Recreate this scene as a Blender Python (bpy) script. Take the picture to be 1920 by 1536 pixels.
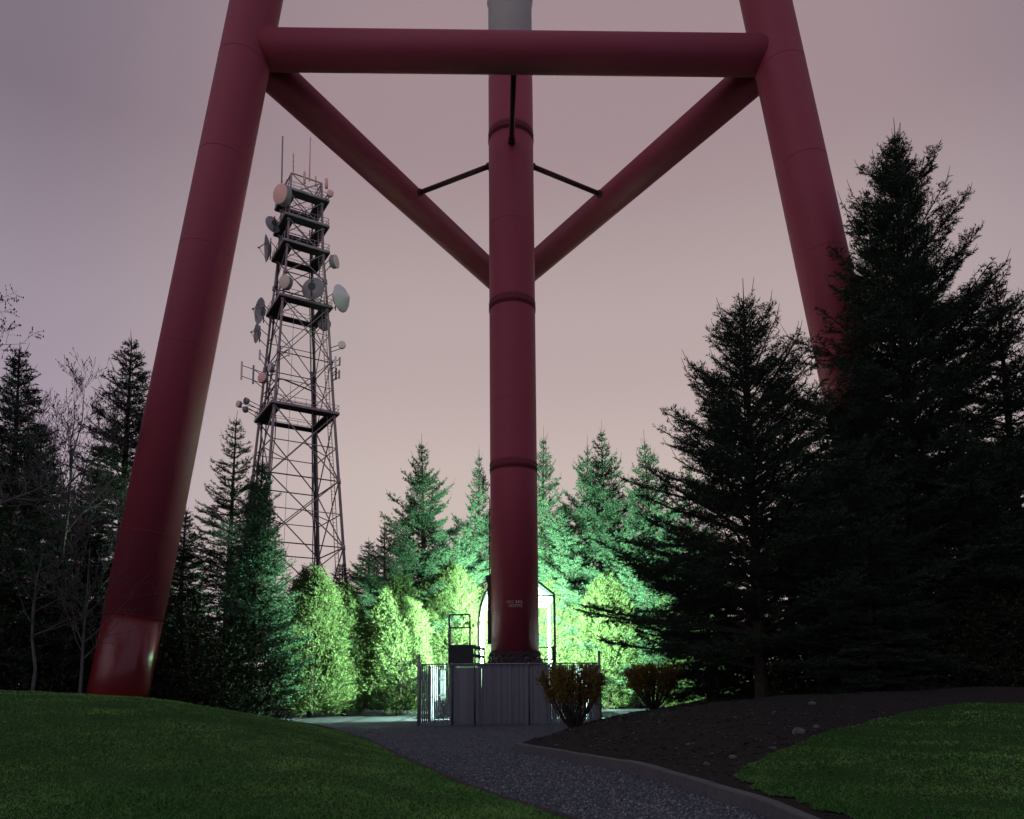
import bpy, math, random
import numpy as np
from mathutils import Vector, Matrix

# ------------------------------------------------------------------ clear
for o in list(bpy.data.objects): bpy.data.objects.remove(o, do_unlink=True)
scene = bpy.context.scene
COL = scene.collection

# ------------------------------------------------------------------ camera
F_PX, PITCH, RISE, ROLL = 1430.15, .1152, 348.37, .0076     # in pixels of a 1920 wide frame
CAM = np.array([0., 0., 1.5])
_c, _s, _cr, _sr = math.cos(PITCH), math.sin(PITCH), math.cos(ROLL), math.sin(ROLL)
_X, _U, _W = np.array([1., 0, 0]), np.array([0, -_s, _c]), np.array([0, _c, _s])
C_R, C_U = _cr*_X - _sr*_U, _sr*_X + _cr*_U
cd = bpy.data.cameras.new('camera'); cam = bpy.data.objects.new('camera', cd); COL.objects.link(cam)
cd.sensor_fit = 'HORIZONTAL'; cd.sensor_width = 36; cd.lens = F_PX/1920*36
cd.shift_y = RISE/1920; cd.clip_start = .1; cd.clip_end = 4000
cam.matrix_world = Matrix(((C_R[0], C_U[0], -_W[0], CAM[0]), (C_R[1], C_U[1], -_W[1], CAM[1]),
                           (C_R[2], C_U[2], -_W[2], CAM[2]), (0, 0, 0, 1)))
scene.camera = cam
def ray(u, v): return C_R*(u-960)/F_PX + C_U*(768+RISE-v)/F_PX + _W
def at(u, v, Y):
    d = ray(u, v); return CAM + d*(Y/d[1])
def gr(u, v, z=0.):
    d = ray(u, v); return CAM + d*((z-CAM[2])/d[2])

# ------------------------------------------------------------------ world: night overcast glowing with city light
w = bpy.data.worlds.new('World'); scene.world = w; w.use_nodes = True
nt = w.node_tree; nt.nodes.clear()
N = nt.nodes.new; LK = nt.links.new
tc = N('ShaderNodeTexCoord'); sx = N('ShaderNodeSeparateXYZ'); LK(tc.outputs['Generated'], sx.inputs[0])
r1 = N('ShaderNodeValToRGB'); r1.color_ramp.interpolation = 'EASE'
def ramp(cr, stops):
    while len(cr.elements) > 1: cr.elements.remove(cr.elements[-1])
    cr.elements[0].position, cr.elements[0].color = stops[0][0], (*stops[0][1], 1)
    for p, c in stops[1:]:
        e = cr.elements.new(p); e.color = (*c, 1)
ramp(r1.color_ramp, [(0., (.60, .49, .455)), (.22, (.60, .495, .46)), (.42, (.48, .385, .38)), (.62, (.36, .265, .285)), (1., (.22, .19, .23))])
LK(sx.outputs['Z'], r1.inputs['Fac'])
r2 = N('ShaderNodeValToRGB')
ramp(r2.color_ramp, [(0., (.40, .33, .40)), (.25, (.39, .32, .39)), (.42, (.335, .275, .335)), (.58, (.215, .172, .215)), (1., (.22, .20, .26))])
LK(sx.outputs['Z'], r2.inputs['Fac'])
mr = N('ShaderNodeMapRange'); mr.interpolation_type = 'SMOOTHSTEP'
mr.inputs['From Min'].default_value = .74; mr.inputs['From Max'].default_value = .985
# how far the direction lies towards the glow beyond the towers
dp = N('ShaderNodeVectorMath'); dp.operation = 'DOT_PRODUCT'
hz = N('ShaderNodeVectorMath'); hz.operation = 'MULTIPLY'; hz.inputs[1].default_value = (1, 1, 0)
nn = N('ShaderNodeVectorMath'); nn.operation = 'NORMALIZE'
LK(tc.outputs['Generated'], hz.inputs[0]); LK(hz.outputs[0], nn.inputs[0]); LK(nn.outputs[0], dp.inputs[0])
dp.inputs[1].default_value = (.12, .993, 0)
LK(dp.outputs['Value'], mr.inputs['Value'])
mx = N('ShaderNodeMix'); mx.data_type = 'RGBA'
LK(mr.outputs[0], mx.inputs['Factor']); LK(r2.outputs[0], mx.inputs[6]); LK(r1.outputs[0], mx.inputs[7])
rear = N('ShaderNodeMapRange'); rear.interpolation_type = 'SMOOTHSTEP'; rear.inputs['From Min'].default_value = -.5; rear.inputs['From Max'].default_value = .6
LK(dp.outputs['Value'], rear.inputs['Value'])
mx2 = N('ShaderNodeMix'); mx2.data_type = 'RGBA'; mx2.inputs[6].default_value = (.27, .275, .37, 1)
LK(rear.outputs[0], mx2.inputs['Factor']); LK(mx.outputs[2], mx2.inputs[7])
bg = N('ShaderNodeBackground'); bg.inputs['Strength'].default_value = 1.0
wo = N('ShaderNodeOutputWorld'); LK(mx2.outputs[2], bg.inputs['Color']); LK(bg.outputs[0], wo.inputs['Surface'])

# ------------------------------------------------------------------ weak, very soft glow of the town behind the camera
sd = bpy.data.lights.new('town_glow', 'SUN'); sd.energy = .22; sd.angle = math.radians(50); sd.color = (1, .78, .74)
so = bpy.data.objects.new('town_glow', sd); COL.objects.link(so); so.location = (-30, -20, 40)
so.rotation_euler = Vector((.55, .72, -.42)).to_track_quat('-Z', 'Y').to_euler()
FLOOD_POWER = 50000; ADDED_FLOOD_POWER = 36000

scene.view_settings.view_transform = 'Standard'; scene.view_settings.look = 'None'
scene.view_settings.exposure = 0; scene.view_settings.gamma = 1; scene.view_settings.use_curve_mapping = False

# ------------------------------------------------------------------ materials
MATS = {}
def mat(name, col, rough=.7, spec=.3, metal=0, noise=None, bump=None, transl=0, coat=0, attr=None):
    """noise = (scale, second colour, contrast[, detail]); bump = (scale, strength)."""
    if name in MATS: return MATS[name]
    m = bpy.data.materials.new(name); m.use_nodes = True; t = m.node_tree; b = t.nodes['Principled BSDF']
    b.inputs['Base Color'].default_value = (*col, 1); b.inputs['Roughness'].default_value = rough
    b.inputs['Specular IOR Level'].default_value = spec; b.inputs['Metallic'].default_value = metal
    if coat: b.inputs['Coat Weight'].default_value = coat; b.inputs['Coat Roughness'].default_value = .12
    geo = t.nodes.new('ShaderNodeNewGeometry')
    csock = None
    if noise:
        lst = noise if isinstance(noise, list) else [noise]
        prev = None
        for sc, c2, k in [n[:3] for n in lst]:
            n = t.nodes.new('ShaderNodeTexNoise'); n.inputs['Scale'].default_value = sc; n.inputs['Detail'].default_value = 5
            t.links.new(geo.outputs['Position'], n.inputs['Vector'])
            r = t.nodes.new('ShaderNodeMapRange'); r.inputs['From Min'].default_value = .5-k; r.inputs['From Max'].default_value = .5+k
            t.links.new(n.outputs['Fac'], r.inputs['Value'])
            x = t.nodes.new('ShaderNodeMix'); x.data_type = 'RGBA'
            t.links.new(r.outputs[0], x.inputs['Factor'])
            if prev is None: x.inputs[6].default_value = (*col, 1)
            else: t.links.new(prev, x.inputs[6])
            x.inputs[7].default_value = (*c2, 1)
            prev = x.outputs[2]
        t.links.new(prev, b.inputs['Base Color']); csock = prev
    if bump:
        n = t.nodes.new('ShaderNodeTexNoise'); n.inputs['Scale'].default_value = bump[0]; n.inputs['Detail'].default_value = 6
        t.links.new(geo.outputs['Position'], n.inputs['Vector'])
        bp = t.nodes.new('ShaderNodeBump'); bp.inputs['Strength'].default_value = bump[1]; bp.inputs['Distance'].default_value = .02
        t.links.new(n.outputs['Fac'], bp.inputs['Height']); t.links.new(bp.outputs[0], b.inputs['Normal'])
    if transl:
        tr = t.nodes.new('ShaderNodeBsdfTranslucent'); tr.inputs['Color'].default_value = (*col, 1)
        if csock: t.links.new(csock, tr.inputs['Color'])
        ms = t.nodes.new('ShaderNodeMixShader'); ms.inputs[0].default_value = transl
        t.links.new(b.outputs[0], ms.inputs[1]); t.links.new(tr.outputs[0], ms.inputs[2])
        t.links.new(ms.outputs[0], t.nodes['Material Output'].inputs['Surface'])
    MATS[name] = m
    return m
M = {
 'red': mat('red_paint', (.30, .042, .068), .55, .3, noise=[(.35, (.265, .036, .062), .25), (9, (.31, .045, .072), .3)], bump=(60, .04)),
 'redgloss': mat('fresh_red_paint', (.17, .016, .018), .28, .4, noise=(.6, (.14, .013, .016), .3), coat=.2),
 'redseam': mat('red_seam', (.23, .032, .05), .65, .2, noise=(7, (.15, .03, .045), .2)),
 'rust': mat('rusted_flange', (.16, .028, .042), .8, .2, noise=(14, (.10, .024, .03), .2), bump=(50, .4)),
 'white': mat('weathered_white_paint', (.88, .82, .74), .6, .3, noise=[(1.2, (.76, .71, .65), .25), (5, (.85, .79, .72), .2)]),
 'letter': mat('stencil_white', (.62, .58, .58), .7, .2, noise=(9, (.4, .3, .3), .3)),
 'steel': mat('galvanised_steel', (.44, .35, .34), .6, .3, .1, noise=(.8, (.25, .19, .19), .25)),
 'steel2': mat('dark_steel', (.085, .075, .08), .6, .3, .2, noise=(2, (.05, .045, .05), .25)),
 'rod': mat('dark_red_strut', (.09, .018, .026), .6, .3, noise=(4, (.06, .015, .02), .3)),
 'cable': mat('black_cable', (.03, .03, .035), .6, .3, noise=(3, (.05, .05, .055), .3)),
 'radome': mat('glow_pink_radome', (.95, .52, .45), .7, .2, noise=(1.2, (.9, .48, .42), .3)),  # white radomes: the pink town glow is put into their colour
 'radome2': mat('glow_beige_radome', (.85, .66, .52), .7, .2, noise=(1.2, (.78, .6, .48), .3)),  # orange tint of the glow put into the base colour
 'radome3': mat('pale_radome', (.74, .66, .66), .6, .2, noise=(1.2, (.66, .58, .58), .3)),
 'dish': mat('grey_dish', (.36, .31, .32), .6, .3, noise=(1., (.26, .23, .24), .3)),
 'concrete': mat('concrete', (.30, .285, .27), .9, .2, noise=[(1.5, (.22, .21, .2), .25), (9, (.28, .265, .25), .2)], bump=(30, .3)),
 'kerbtop': mat('kerb_concrete', (.115, .11, .115), .9, .2, noise=[(2.5, (.07, .068, .072), .25), (14, (.12, .115, .12), .2)], bump=(35, .5)),
 'timber': mat('old_timber', (.055, .045, .045), .9, .15, noise=(5, (.03, .025, .025), .25), bump=(25, .5)),
 'slat': mat('vinyl_slat', (.25, .26, .32), .55, .3, noise=(3, (.20, .21, .26), .3), transl=.22),
 'galv': mat('galvanised_pipe', (.27, .28, .29), .45, .4, .5, noise=(3, (.2, .2, .21), .3)),
 'dark': mat('dark_panel', (.045, .045, .05), .7, .25, noise=(4, (.03, .03, .03), .3)),
 'whitepost': mat('white_painted_steel', (.72, .72, .70), .4, .4, noise=(4, (.62, .62, .6), .3)),
 'sheet': mat('translucent_sheet', (.62, .72, .70), .35, .4, noise=(1.6, (.56, .66, .64), .3), transl=.5),
 'wrap': mat('tarred_wrap', (.055, .028, .034), .75, .2, noise=(8, (.025, .018, .02), .25), bump=(20, .6)),
 'gravel': mat('gravel', (.105, .11, .135), .95, .15, noise=[(.5, (.078, .082, .102), .2), (38, (.18, .185, .215), .16), (90, (.06, .062, .08), .2)], bump=(55, 1.)),
 'stone': mat('gravel_stones', (.10, .095, .115), .9, .2, noise=[(25, (.27, .26, .27), .13), (60, (.06, .058, .07), .15)]),
 'soil': mat('forest_floor', (.028, .022, .018), .95, .1, noise=(3, (.016, .013, .011), .2), bump=(12, .8)),
 'mulch': mat('bark_mulch', (.020, .017, .015), .95, .1, noise=[(2.2, (.010, .009, .008), .2), (30, (.032, .028, .025), .15)], bump=(22, 1.)),
 'chip': mat('bark_chip', (.06, .046, .04), .9, .1, noise=(20, (.13, .11, .105), .12)),
 'rock': mat('pale_rock', (.13, .125, .12), .9, .2, noise=(12, (.07, .066, .066), .2), bump=(30, .5)),
 'turf': mat('turf', (.028, .080, .014), .9, .1, noise=[(.8, (.014, .045, .008), .18), (7, (.034, .09, .018), .2), (45, (.012, .036, .007), .2)], bump=(40, 1.)),
 'grass': mat('grass_blades', (.13, .31, .06), .7, .2, noise=[(30, (.07, .20, .036), .14), (7, (.045, .14, .024), .15), (1.5, (.22, .42, .095), .20), (.42, (.042, .135, .022), .14)]),
 'bark': mat('conifer_bark', (.065, .05, .042), .95, .1, noise=(6, (.035, .028, .025), .25), bump=(18, .8)),
 'greybark': mat('grey_bark', (.12, .10, .105), .9, .1, noise=(6, (.06, .05, .05), .25), bump=(18, .6)),
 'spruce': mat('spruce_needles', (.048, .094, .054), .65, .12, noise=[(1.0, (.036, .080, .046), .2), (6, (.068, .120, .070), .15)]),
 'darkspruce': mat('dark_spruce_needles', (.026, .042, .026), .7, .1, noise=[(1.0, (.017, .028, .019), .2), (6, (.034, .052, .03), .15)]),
 'cedar': mat('cedar_sprays', (.082, .118, .040), .65, .15, noise=[(1.1, (.060, .100, .042), .2), (7, (.112, .145, .055), .15)]),
 'forsythia': mat('forsythia_leaves', (.17, .105, .022), .7, .15, noise=[(1.6, (.13, .065, .020), .2), (9, (.22, .17, .026), .12)]),
 'shrub': mat('shrub_leaves', (.028, .036, .018), .7, .1, noise=(2, (.02, .024, .014), .2)),
 'lampbody': mat('lamp_housing', (.06, .06, .065), .5, .4, .3, noise=(6, (.04, .04, .045), .3)),
}
# the roof sheet is clear enough to let the lamp shine through it
_t = M['sheet'].node_tree; _o = _t.nodes['Material Output']; _src = _o.inputs['Surface'].links[0].from_socket
_tp = _t.nodes.new('ShaderNodeBsdfTransparent'); _tp.inputs['Color'].default_value = (.86, .95, .92, 1); _m = _t.nodes.new('ShaderNodeMixShader'); _m.inputs[0].default_value = .28
_t.links.new(_src, _m.inputs[1]); _t.links.new(_tp.outputs[0], _m.inputs[2]); _t.links.new(_m.outputs[0], _o.inputs['Surface'])
lens = bpy.data.materials.new('lit_lamp_lens'); lens.use_nodes = True
_b = lens.node_tree.nodes['Principled BSDF']; _b.inputs['Emission Color'].default_value = (.62, 1, .72, 1); _b.inputs['Emission Strength'].default_value = 40
M['lens'] = lens
# every slat a little different from the next
_t = M['slat'].node_tree; _oi = _t.nodes.new('ShaderNodeObjectInfo'); _r = _t.nodes.new('ShaderNodeValToRGB')
ramp(_r.color_ramp, [(0, (.15, .155, .205)), (.5, (.19, .20, .26)), (1, (.24, .25, .31))]); _t.links.new(_oi.outputs['Random'], _r.inputs['Fac'])
for _n in ('Principled BSDF', 'Translucent BSDF'):
    _k = _t.nodes[_n].inputs['Base Color' if _n[0] == 'P' else 'Color']; _t.links.new(_r.outputs[0], _k)
# gravel pieces: every stone its own tone
def stone_random(name, dark, light):
    m = M[name]; t = m.node_tree; b = t.nodes['Principled BSDF']
    g = t.nodes.new('ShaderNodeNewGeometry'); r = t.nodes.new('ShaderNodeValToRGB')
    ramp(r.color_ramp, [(0, dark), (.72, tuple((a*2+c)/3 for a, c in zip(dark, light))), (1, light)])
    t.links.new(g.outputs['Random Per Island'], r.inputs['Fac']); t.links.new(r.outputs[0], b.inputs['Base Color'])
stone_random('stone', (.052, .056, .074), (.26, .27, .28))
stone_random('chip', (.014, .011, .010), (.13, .12, .115))

# ------------------------------------------------------------------ scene helpers
def link(name, data, parent=None):
    o = bpy.data.objects.new(name, data); COL.objects.link(o)
    if parent is not None: o.parent = parent
    return o
def tag(o, label=None, cat=None, group=None, kind=None):
    if label: o['label'] = label
    if cat: o['category'] = cat
    if group: o['group'] = group
    if kind: o['kind'] = kind
    return o
def thing(name, loc, label, cat, group=None, rz=0):
    o = link(name, None); o.location = loc; o.rotation_euler = (0, 0, rz); o.empty_display_size = .3
    return tag(o, label, cat, group)
def mesh_np(name, V, T, m, smooth=False):
    """fast triangle / quad mesh from arrays"""
    V = np.asarray(V, np.float32); T = np.asarray(T, np.int32); k = T.shape[1]
    me = bpy.data.meshes.new(name); me.vertices.add(len(V)); me.vertices.foreach_set('co', V.ravel())
    me.loops.add(T.size); me.loops.foreach_set('vertex_index', T.ravel())
    me.polygons.add(len(T)); me.polygons.foreach_set('loop_start', np.arange(0, T.size, k, dtype=np.int32))
    me.polygons.foreach_set('loop_total', np.full(len(T), k, np.int32))
    if smooth: me.polygons.foreach_set('use_smooth', np.ones(len(T), bool))
    me.update(calc_edges=True); me.materials.append(m); return me
class MB:
    def __init__(s): s.v = []; s.f = []; s.sm = []
    def add(s, v, f, smooth=False):
        n = len(s.v); s.v += [tuple(map(float, p)) for p in v]; s.f += [tuple(i+n for i in q) for q in f]; s.sm += [smooth]*len(f)
    def box(s, c, d, M3=None):
        x, y, z = [k/2 for k in d]
        P = [Vector((a*x, b*y, e*z)) for a in (-1, 1) for b in (-1, 1) for e in (-1, 1)]
        if M3 is not None: P = [M3 @ p for p in P]
        s.add([p+Vector(c) for p in P], [(0, 1, 3, 2), (4, 6, 7, 5), (0, 4, 5, 1), (2, 3, 7, 6), (0, 2, 6, 4), (1, 5, 7, 3)])
    def tube(s, pts, rad, n=8, cap=True, smooth=True):
        P = [Vector(p) for p in pts]; R = rad if hasattr(rad, '__len__') else [rad]*len(P)
        base = len(s.v); prev = None
        for i, p in enumerate(P):
            d = (P[min(i+1, len(P)-1)]-P[max(i-1, 0)]).normalized()
            if prev is None: a = d.cross(Vector((0, 0, 1)) if abs(d.z) < .95 else Vector((1, 0, 0))).normalized()
            else: a = (prev - d*prev.dot(d)).normalized()
            prev = a; b = d.cross(a)
            for k in range(n):
                t = 2*math.pi*k/n; s.v.append(tuple(p + (a*math.cos(t)+b*math.sin(t))*R[i]))
        for i in range(len(P)-1):
            for k in range(n):
                k2 = (k+1) % n
                s.f.append((base+i*n+k, base+i*n+k2, base+(i+1)*n+k2, base+(i+1)*n+k)); s.sm.append(smooth and n > 4)
        if cap:
            s.f.append(tuple(base+k for k in reversed(range(n)))); s.sm.append(False)
            e = base+(len(P)-1)*n; s.f.append(tuple(e+k for k in range(n))); s.sm.append(False)
    def bar(s, a, b, w, h=None):
        """square bar between two points"""
        a, b = Vector(a), Vector(b); d = b-a; L = d.length
        if L < 1e-6: return
        q = d.to_track_quat('Z', 'Y').to_matrix()
        s.box((a+b)/2, (w, h or w, L), q)
    def lathe(s, prof, n=24, Mx=None, smooth=True):
        """profile (r, z) turned about z, then placed with a 4x4 matrix"""
        base = len(s.v)
        for r, z in prof:
            for k in range(n):
                t = 2*math.pi*k/n; p = Vector((r*math.cos(t), r*math.sin(t), z)); s.v.append(tuple(Mx @ p if Mx is not None else p))
        for i in range(len(prof)-1):
            for k in range(n):
                k2 = (k+1) % n; s.f.append((base+i*n+k, base+i*n+k2, base+(i+1)*n+k2, base+(i+1)*n+k)); s.sm.append(smooth)
    def build(s, name, m, parent=None):
        me = bpy.data.meshes.new(name); me.from_pydata(s.v, [], s.f); me.polygons.foreach_set('use_smooth', s.sm)
        me.materials.append(m); me.update(); return link(name, me, parent)
def one(name, m, parent, fn, *a, **k):
    b = MB(); getattr(b, fn)(*a, **k); return b.build(name, m, parent)
def copy_tree(o, parent=None):
    c = o.copy(); COL.objects.link(c)
    if parent is not None: c.parent = parent
    for ch in list(o.children): copy_tree(ch, c)
    return c
def sstep(a, b, x):
    t = np.clip((x-a)/(b-a), 0, 1); return t*t*(3-2*t)

# ------------------------------------------------------------------ terrain
EL = np.array([gr(1005, 1536)[:2], gr(900, 1500)[:2], gr(750, 1430)[:2], gr(690, 1395)[:2], gr(600, 1368)[:2]])
EL = np.vstack([[[3.3, 0.], [1.7, 5.7]], EL, [[-9.3, 31.]]])
def edge_l(y): return np.interp(y, EL[:, 1], EL[:, 0])
ER = np.array([gr(u, v)[:2] for u, v in ((1425, 1528), (1300, 1488), (1194, 1453), (1094, 1434), (1047, 1423), (968, 1410))])
ER = np.vstack([[[3.4, -2.], [2.85, 6.5]], ER, [gr(985, 1397)[:2], gr(1060, 1368)[:2], gr(1130, 1358)[:2], [5.2, 32.], [9., 36.]]])
def edge_r(y): return np.interp(y, ER[:, 1], ER[:, 0])
def lump(x, y, k=1.): return k*(.03*np.sin(x*1.3+y*.7)+.02*np.sin(x*2.9-y*1.7+1)+.012*np.sin(x*5.1+y*4.3))
def z_left(x, y):
    d = np.maximum(edge_l(y)-x, 0)
    amp = .16+.84*sstep(4, 17, y); back = 1-sstep(18.0, 29, y)
    return .13 + 1.42*amp*back*np.tanh(d/5.6)*(1-.75*sstep(8.5, 15, d)) + lump(x, y, .5)*np.tanh(d/2)
def z_right(x, y):
    d = np.maximum(x-edge_r(y), 0)
    amp = .30+.70*sstep(5, 19, y); back = 1-.9*sstep(25, 38, y)
    front = sstep(0, 1.2, d)
    return (.17 - .13*sstep(17, 20, y)) + 1.22*amp*back*np.tanh(d/5.2) + lump(x, y, .8)*front
def sheet(name, m, ys, ds, fx, fz, kind='structure'):
    Y, Dm = np.meshgrid(ys, ds, indexing='ij'); X = fx(Y, Dm); Z = fz(X, Y)
    V = np.stack([X, Y, Z], -1).reshape(-1, 3); a, b = len(ys), len(ds)
    i = np.arange(a*b).reshape(a, b)
    T = np.stack([i[:-1, :-1], i[1:, :-1], i[1:, 1:], i[:-1, 1:]], -1).reshape(-1, 4)
    return tag(link(name, mesh_np(name, V, T, m, True)), kind=kind)
g = MB(); g.add([(-1500, -60, -.012), (1500, -60, -.012), (1500, 3000, -.012), (-1500, 3000, -.012)], [(0, 1, 2, 3)]); tag(g.build('ground', M['soil']), kind='structure')
g = MB(); g.add([(-17, -4, 0), (11, -4, 0), (13, 47, 0), (-17, 47, 0)], [(0, 1, 2, 3)]); tag(g.build('driveway', M['gravel']), kind='structure')
dd = np.concatenate([np.linspace(0, 12, 60), np.linspace(12.5, 45, 40)])
lawn_l = sheet('lawn', M['turf'], np.linspace(-3, 31, 120), dd, lambda Y, D: edge_l(Y)-.125-D, z_left)
bed = sheet('planting_bed', M['mulch'], np.linspace(-3, 38, 150), dd, lambda Y, D: edge_r(Y)+.12+D, z_right)
def hit_right(u, v):
    for Y in np.arange(3, 45, .02):
        p = at(u, v, Y)
        if p[2] <= z_right(p[0], Y): return p
    return p
LR = np.array([hit_right(u, v)[:2] for u, v in ((1575, 1529), (1410, 1478), (1380, 1447), (1462, 1409), (1560, 1371), (1687, 1341), (1744, 1329))])
LR = LR[np.argsort(LR[:, 1])]; LR = np.vstack([[[edge_r(2.)+.2, 2.]], LR])
YTOP = LR[-1, 1]
def edge_lr(y): return np.interp(y, LR[:, 1], LR[:, 0]) + .05*np.sin(y*5.3)+.03*np.sin(y*11.7)
lawn_r = sheet('lawn', M['turf'], np.linspace(-1, YTOP, 90), np.linspace(0, 30, 110), lambda Y, D: np.maximum(edge_lr(Y), edge_r(Y)+.2)+D, lambda X, Y: z_right(X, Y)+.018)

# kerbs: cast lengths laid end to end
def kerb(name, pts, m, width, z0, z1, side, seg=1.5):
    root = tag(link(name, None), kind='structure')
    P = np.array(pts); L = np.r_[0, np.cumsum(np.hypot(*np.diff(P, axis=0).T))]
    n = max(1, int(L[-1]/seg)); cuts = np.linspace(0, L[-1], n+1)
    rg = np.random.default_rng(5)
    for i in range(n):
        ts = np.linspace(cuts[i]+.004, cuts[i+1]-.004, 5)
        X, Y = np.interp(ts, L, P[:, 0]), np.interp(ts, L, P[:, 1])
        dx, dy = np.gradient(X), np.gradient(Y); l = np.hypot(dx, dy); nx, ny = -dy/l*side, dx/l*side
        b = MB(); dz = rg.normal(0, .006); v = []
        for k in range(5):
            for (o, z) in ((0, z0), (.006, z1-.018), (.022, z1), (width-.02, z1), (width, z1-.02), (width, z0)):
                v.append((X[k]+nx[k]*o, Y[k]+ny[k]*o, z+(dz if z > z0 else 0)))
        f = []
        for k in range(4):
            for q in range(5): f.append((k*6+q, k*6+q+1, k*6+6+q+1, k*6+6+q))
        f += [tuple(range(5, -1, -1)), tuple(range(24, 30))]
        b.add(v, f); b.build('kerb_stone' if m is M['kerbtop'] else 'timber_edging', m, root)
    return root
kerb('kerb_right', [p for p in ER[:8]]+[[ER[7][0]-.03, ER[7][1]+.25]], M['kerbtop'], .15, -.02, .19, -1)
kerb('kerb_left', [(edge_l(y), y) for y in np.linspace(3, 30.5, 40)], M['timber'], .12, -.02, .165, 1, 2.4)

# loose gravel lying on the drive
rg = np.random.default_rng(11)
OCT = np.array([(1, 0, 0), (-1, 0, 0), (0, 1, 0), (0, -1, 0), (0, 0, 1), (0, 0, -1)], float)
OCF = np.array([(0, 2, 4), (2, 1, 4), (1, 3, 4), (3, 0, 4), (2, 0, 5), (1, 2, 5), (3, 1, 5), (0, 3, 5)])
def pebbles(name, X, Y, Z, S, m, flat=.7):
    n = len(X); V = OCT[None]*S[:, None, None]*rg.uniform(.6, 1.2, (n, 6, 1)); V[:, :, 2] *= flat
    a = rg.uniform(0, 2*np.pi, n); c, s = np.cos(a)[:, None], np.sin(a)[:, None]
    V = np.stack([V[:, :, 0]*c-V[:, :, 1]*s, V[:, :, 0]*s+V[:, :, 1]*c, V[:, :, 2]+V[:, :, 0]*rg.normal(0, .25, (n, 1))], -1)
    V += np.stack([X, Y, Z], -1)[:, None]
    T = (OCF[None]+6*np.arange(n)[:, None, None]).reshape(-1, 3)
    return link(name, mesh_np(name, V.reshape(-1, 3), T, m))
n = 60000
Y = 7.0/(1-rg.random(n)*(1-7.0/27)); X = edge_l(Y)+.03 + rg.random(n)*(np.where(Y < 17, edge_r(Y), 4.)-edge_l(Y)-.06)
S = rg.gamma(4, .0032, n).clip(.004, .032)
tag(pebbles('gravel', X, Y, S*.35, S, M['stone']), 'loose grey gravel strewn over the curved drive', 'gravel', kind='stuff')
n = 9000
Y = rg.uniform(7, 26, n); X = edge_r(Y)+.2+rg.gamma(1.6, 1.5, n); S = rg.gamma(3, .007, n).clip(.005, .06)
tag(pebbles('bark_chips', X, Y, z_right(X, Y)+S*.2, S, M['chip'], .35), 'dark bark chips and litter scattered over the planting bed', 'bark mulch', kind='stuff')

# grass
def blades(name, X, Y, Z, h, m):
    n = len(X); a = rg.uniform(0, 2*np.pi, n); wd = rg.uniform(.0022, .0045, n)*(1+Y/13); H = h*rg.uniform(.5, 1.2, n)*(1+.45*np.sin(X*1.9+.8*np.sin(Y*2.3))*np.sin(Y*3.1+.7*np.sin(X*1.4)))
    B = np.stack([X, Y, Z], -1); t = np.stack([np.cos(a), np.sin(a), 0*a], -1)
    lean = np.stack([rg.normal(0, .85, n), rg.normal(0, .85, n), np.ones(n)*.8], -1)*H[:, None]
    V = np.stack([B-t*wd[:, None], B+t*wd[:, None], B+lean], 1).reshape(-1, 3)
    return link(name, mesh_np(name, V, np.arange(3*n).reshape(-1, 3), m))
n = 380000
Y = 3.5/(1-rg.random(n)*(1-3.5/23.)); D = rg.random(n)**1.15*np.minimum(16, .75*Y+6); X = edge_l(Y)-.13-D
tag(blades('grass', X, Y, z_left(X, Y)-.004, .036, M['grass']), 'short mown grass covering the mound left of the drive', 'grass', kind='stuff')
n = 300000
Y = 3./(1-rg.random(n)*(1-3./(YTOP-.02))); x0 = np.maximum(edge_lr(Y), edge_r(Y)+.2); X = x0-.03+rg.random(n)**1.1*np.minimum(14, .8*Y+3)
tag(blades('grass', X, Y, z_right(X, Y)+.014, .032, M['grass']), 'short mown grass on the bank right of the kerb', 'grass', kind='stuff')
def rock(u, v, r, label):
    p = hit_right(u, v); b = MB(); rr = random.Random(int(u*7+v))
    V = []
    for i in range(4):
        ph = math.pi*(i+.5)/4
        for k in range(7): t = 2*math.pi*(k+.5*(i % 2))/7; q = r*rr.uniform(.75, 1.15); V.append((q*math.sin(ph)*math.cos(t), q*.8*math.sin(ph)*math.sin(t), q*.6*math.cos(ph)))
    f = [(i*7+k, i*7+(k+1) % 7, i*7+7+(k+1) % 7, i*7+7+k) for i in range(3) for k in range(7)]+[tuple(range(6, -1, -1)), tuple(range(21, 28))]
    b.add(V, f); o = b.build('rock', M['rock'], None); o.location = (p[0], p[1], p[2]+r*.25); tag(o, label, 'rock', 'stones lying in the planting bed')
rock(1497, 1376, .12, 'largest pale rounded rock at the edge of the right lawn, beside the dark bed')
rock(1374, 1422, .075, 'small pale rock in dark mulch nearest the tip of the right lawn')
rock(1325, 1435, .06, 'small brownish stone in the mulch nearest the kerb')
rock(1522, 1322, .09, 'long pale stone high on the dark bed under the spruce branches')
rock(1530, 1365, .07, 'flat pale stone at the lawn edge just above the largest rock')
rock(1452, 1405, .05, 'small stone lying right against the left edge of the right lawn')

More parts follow.
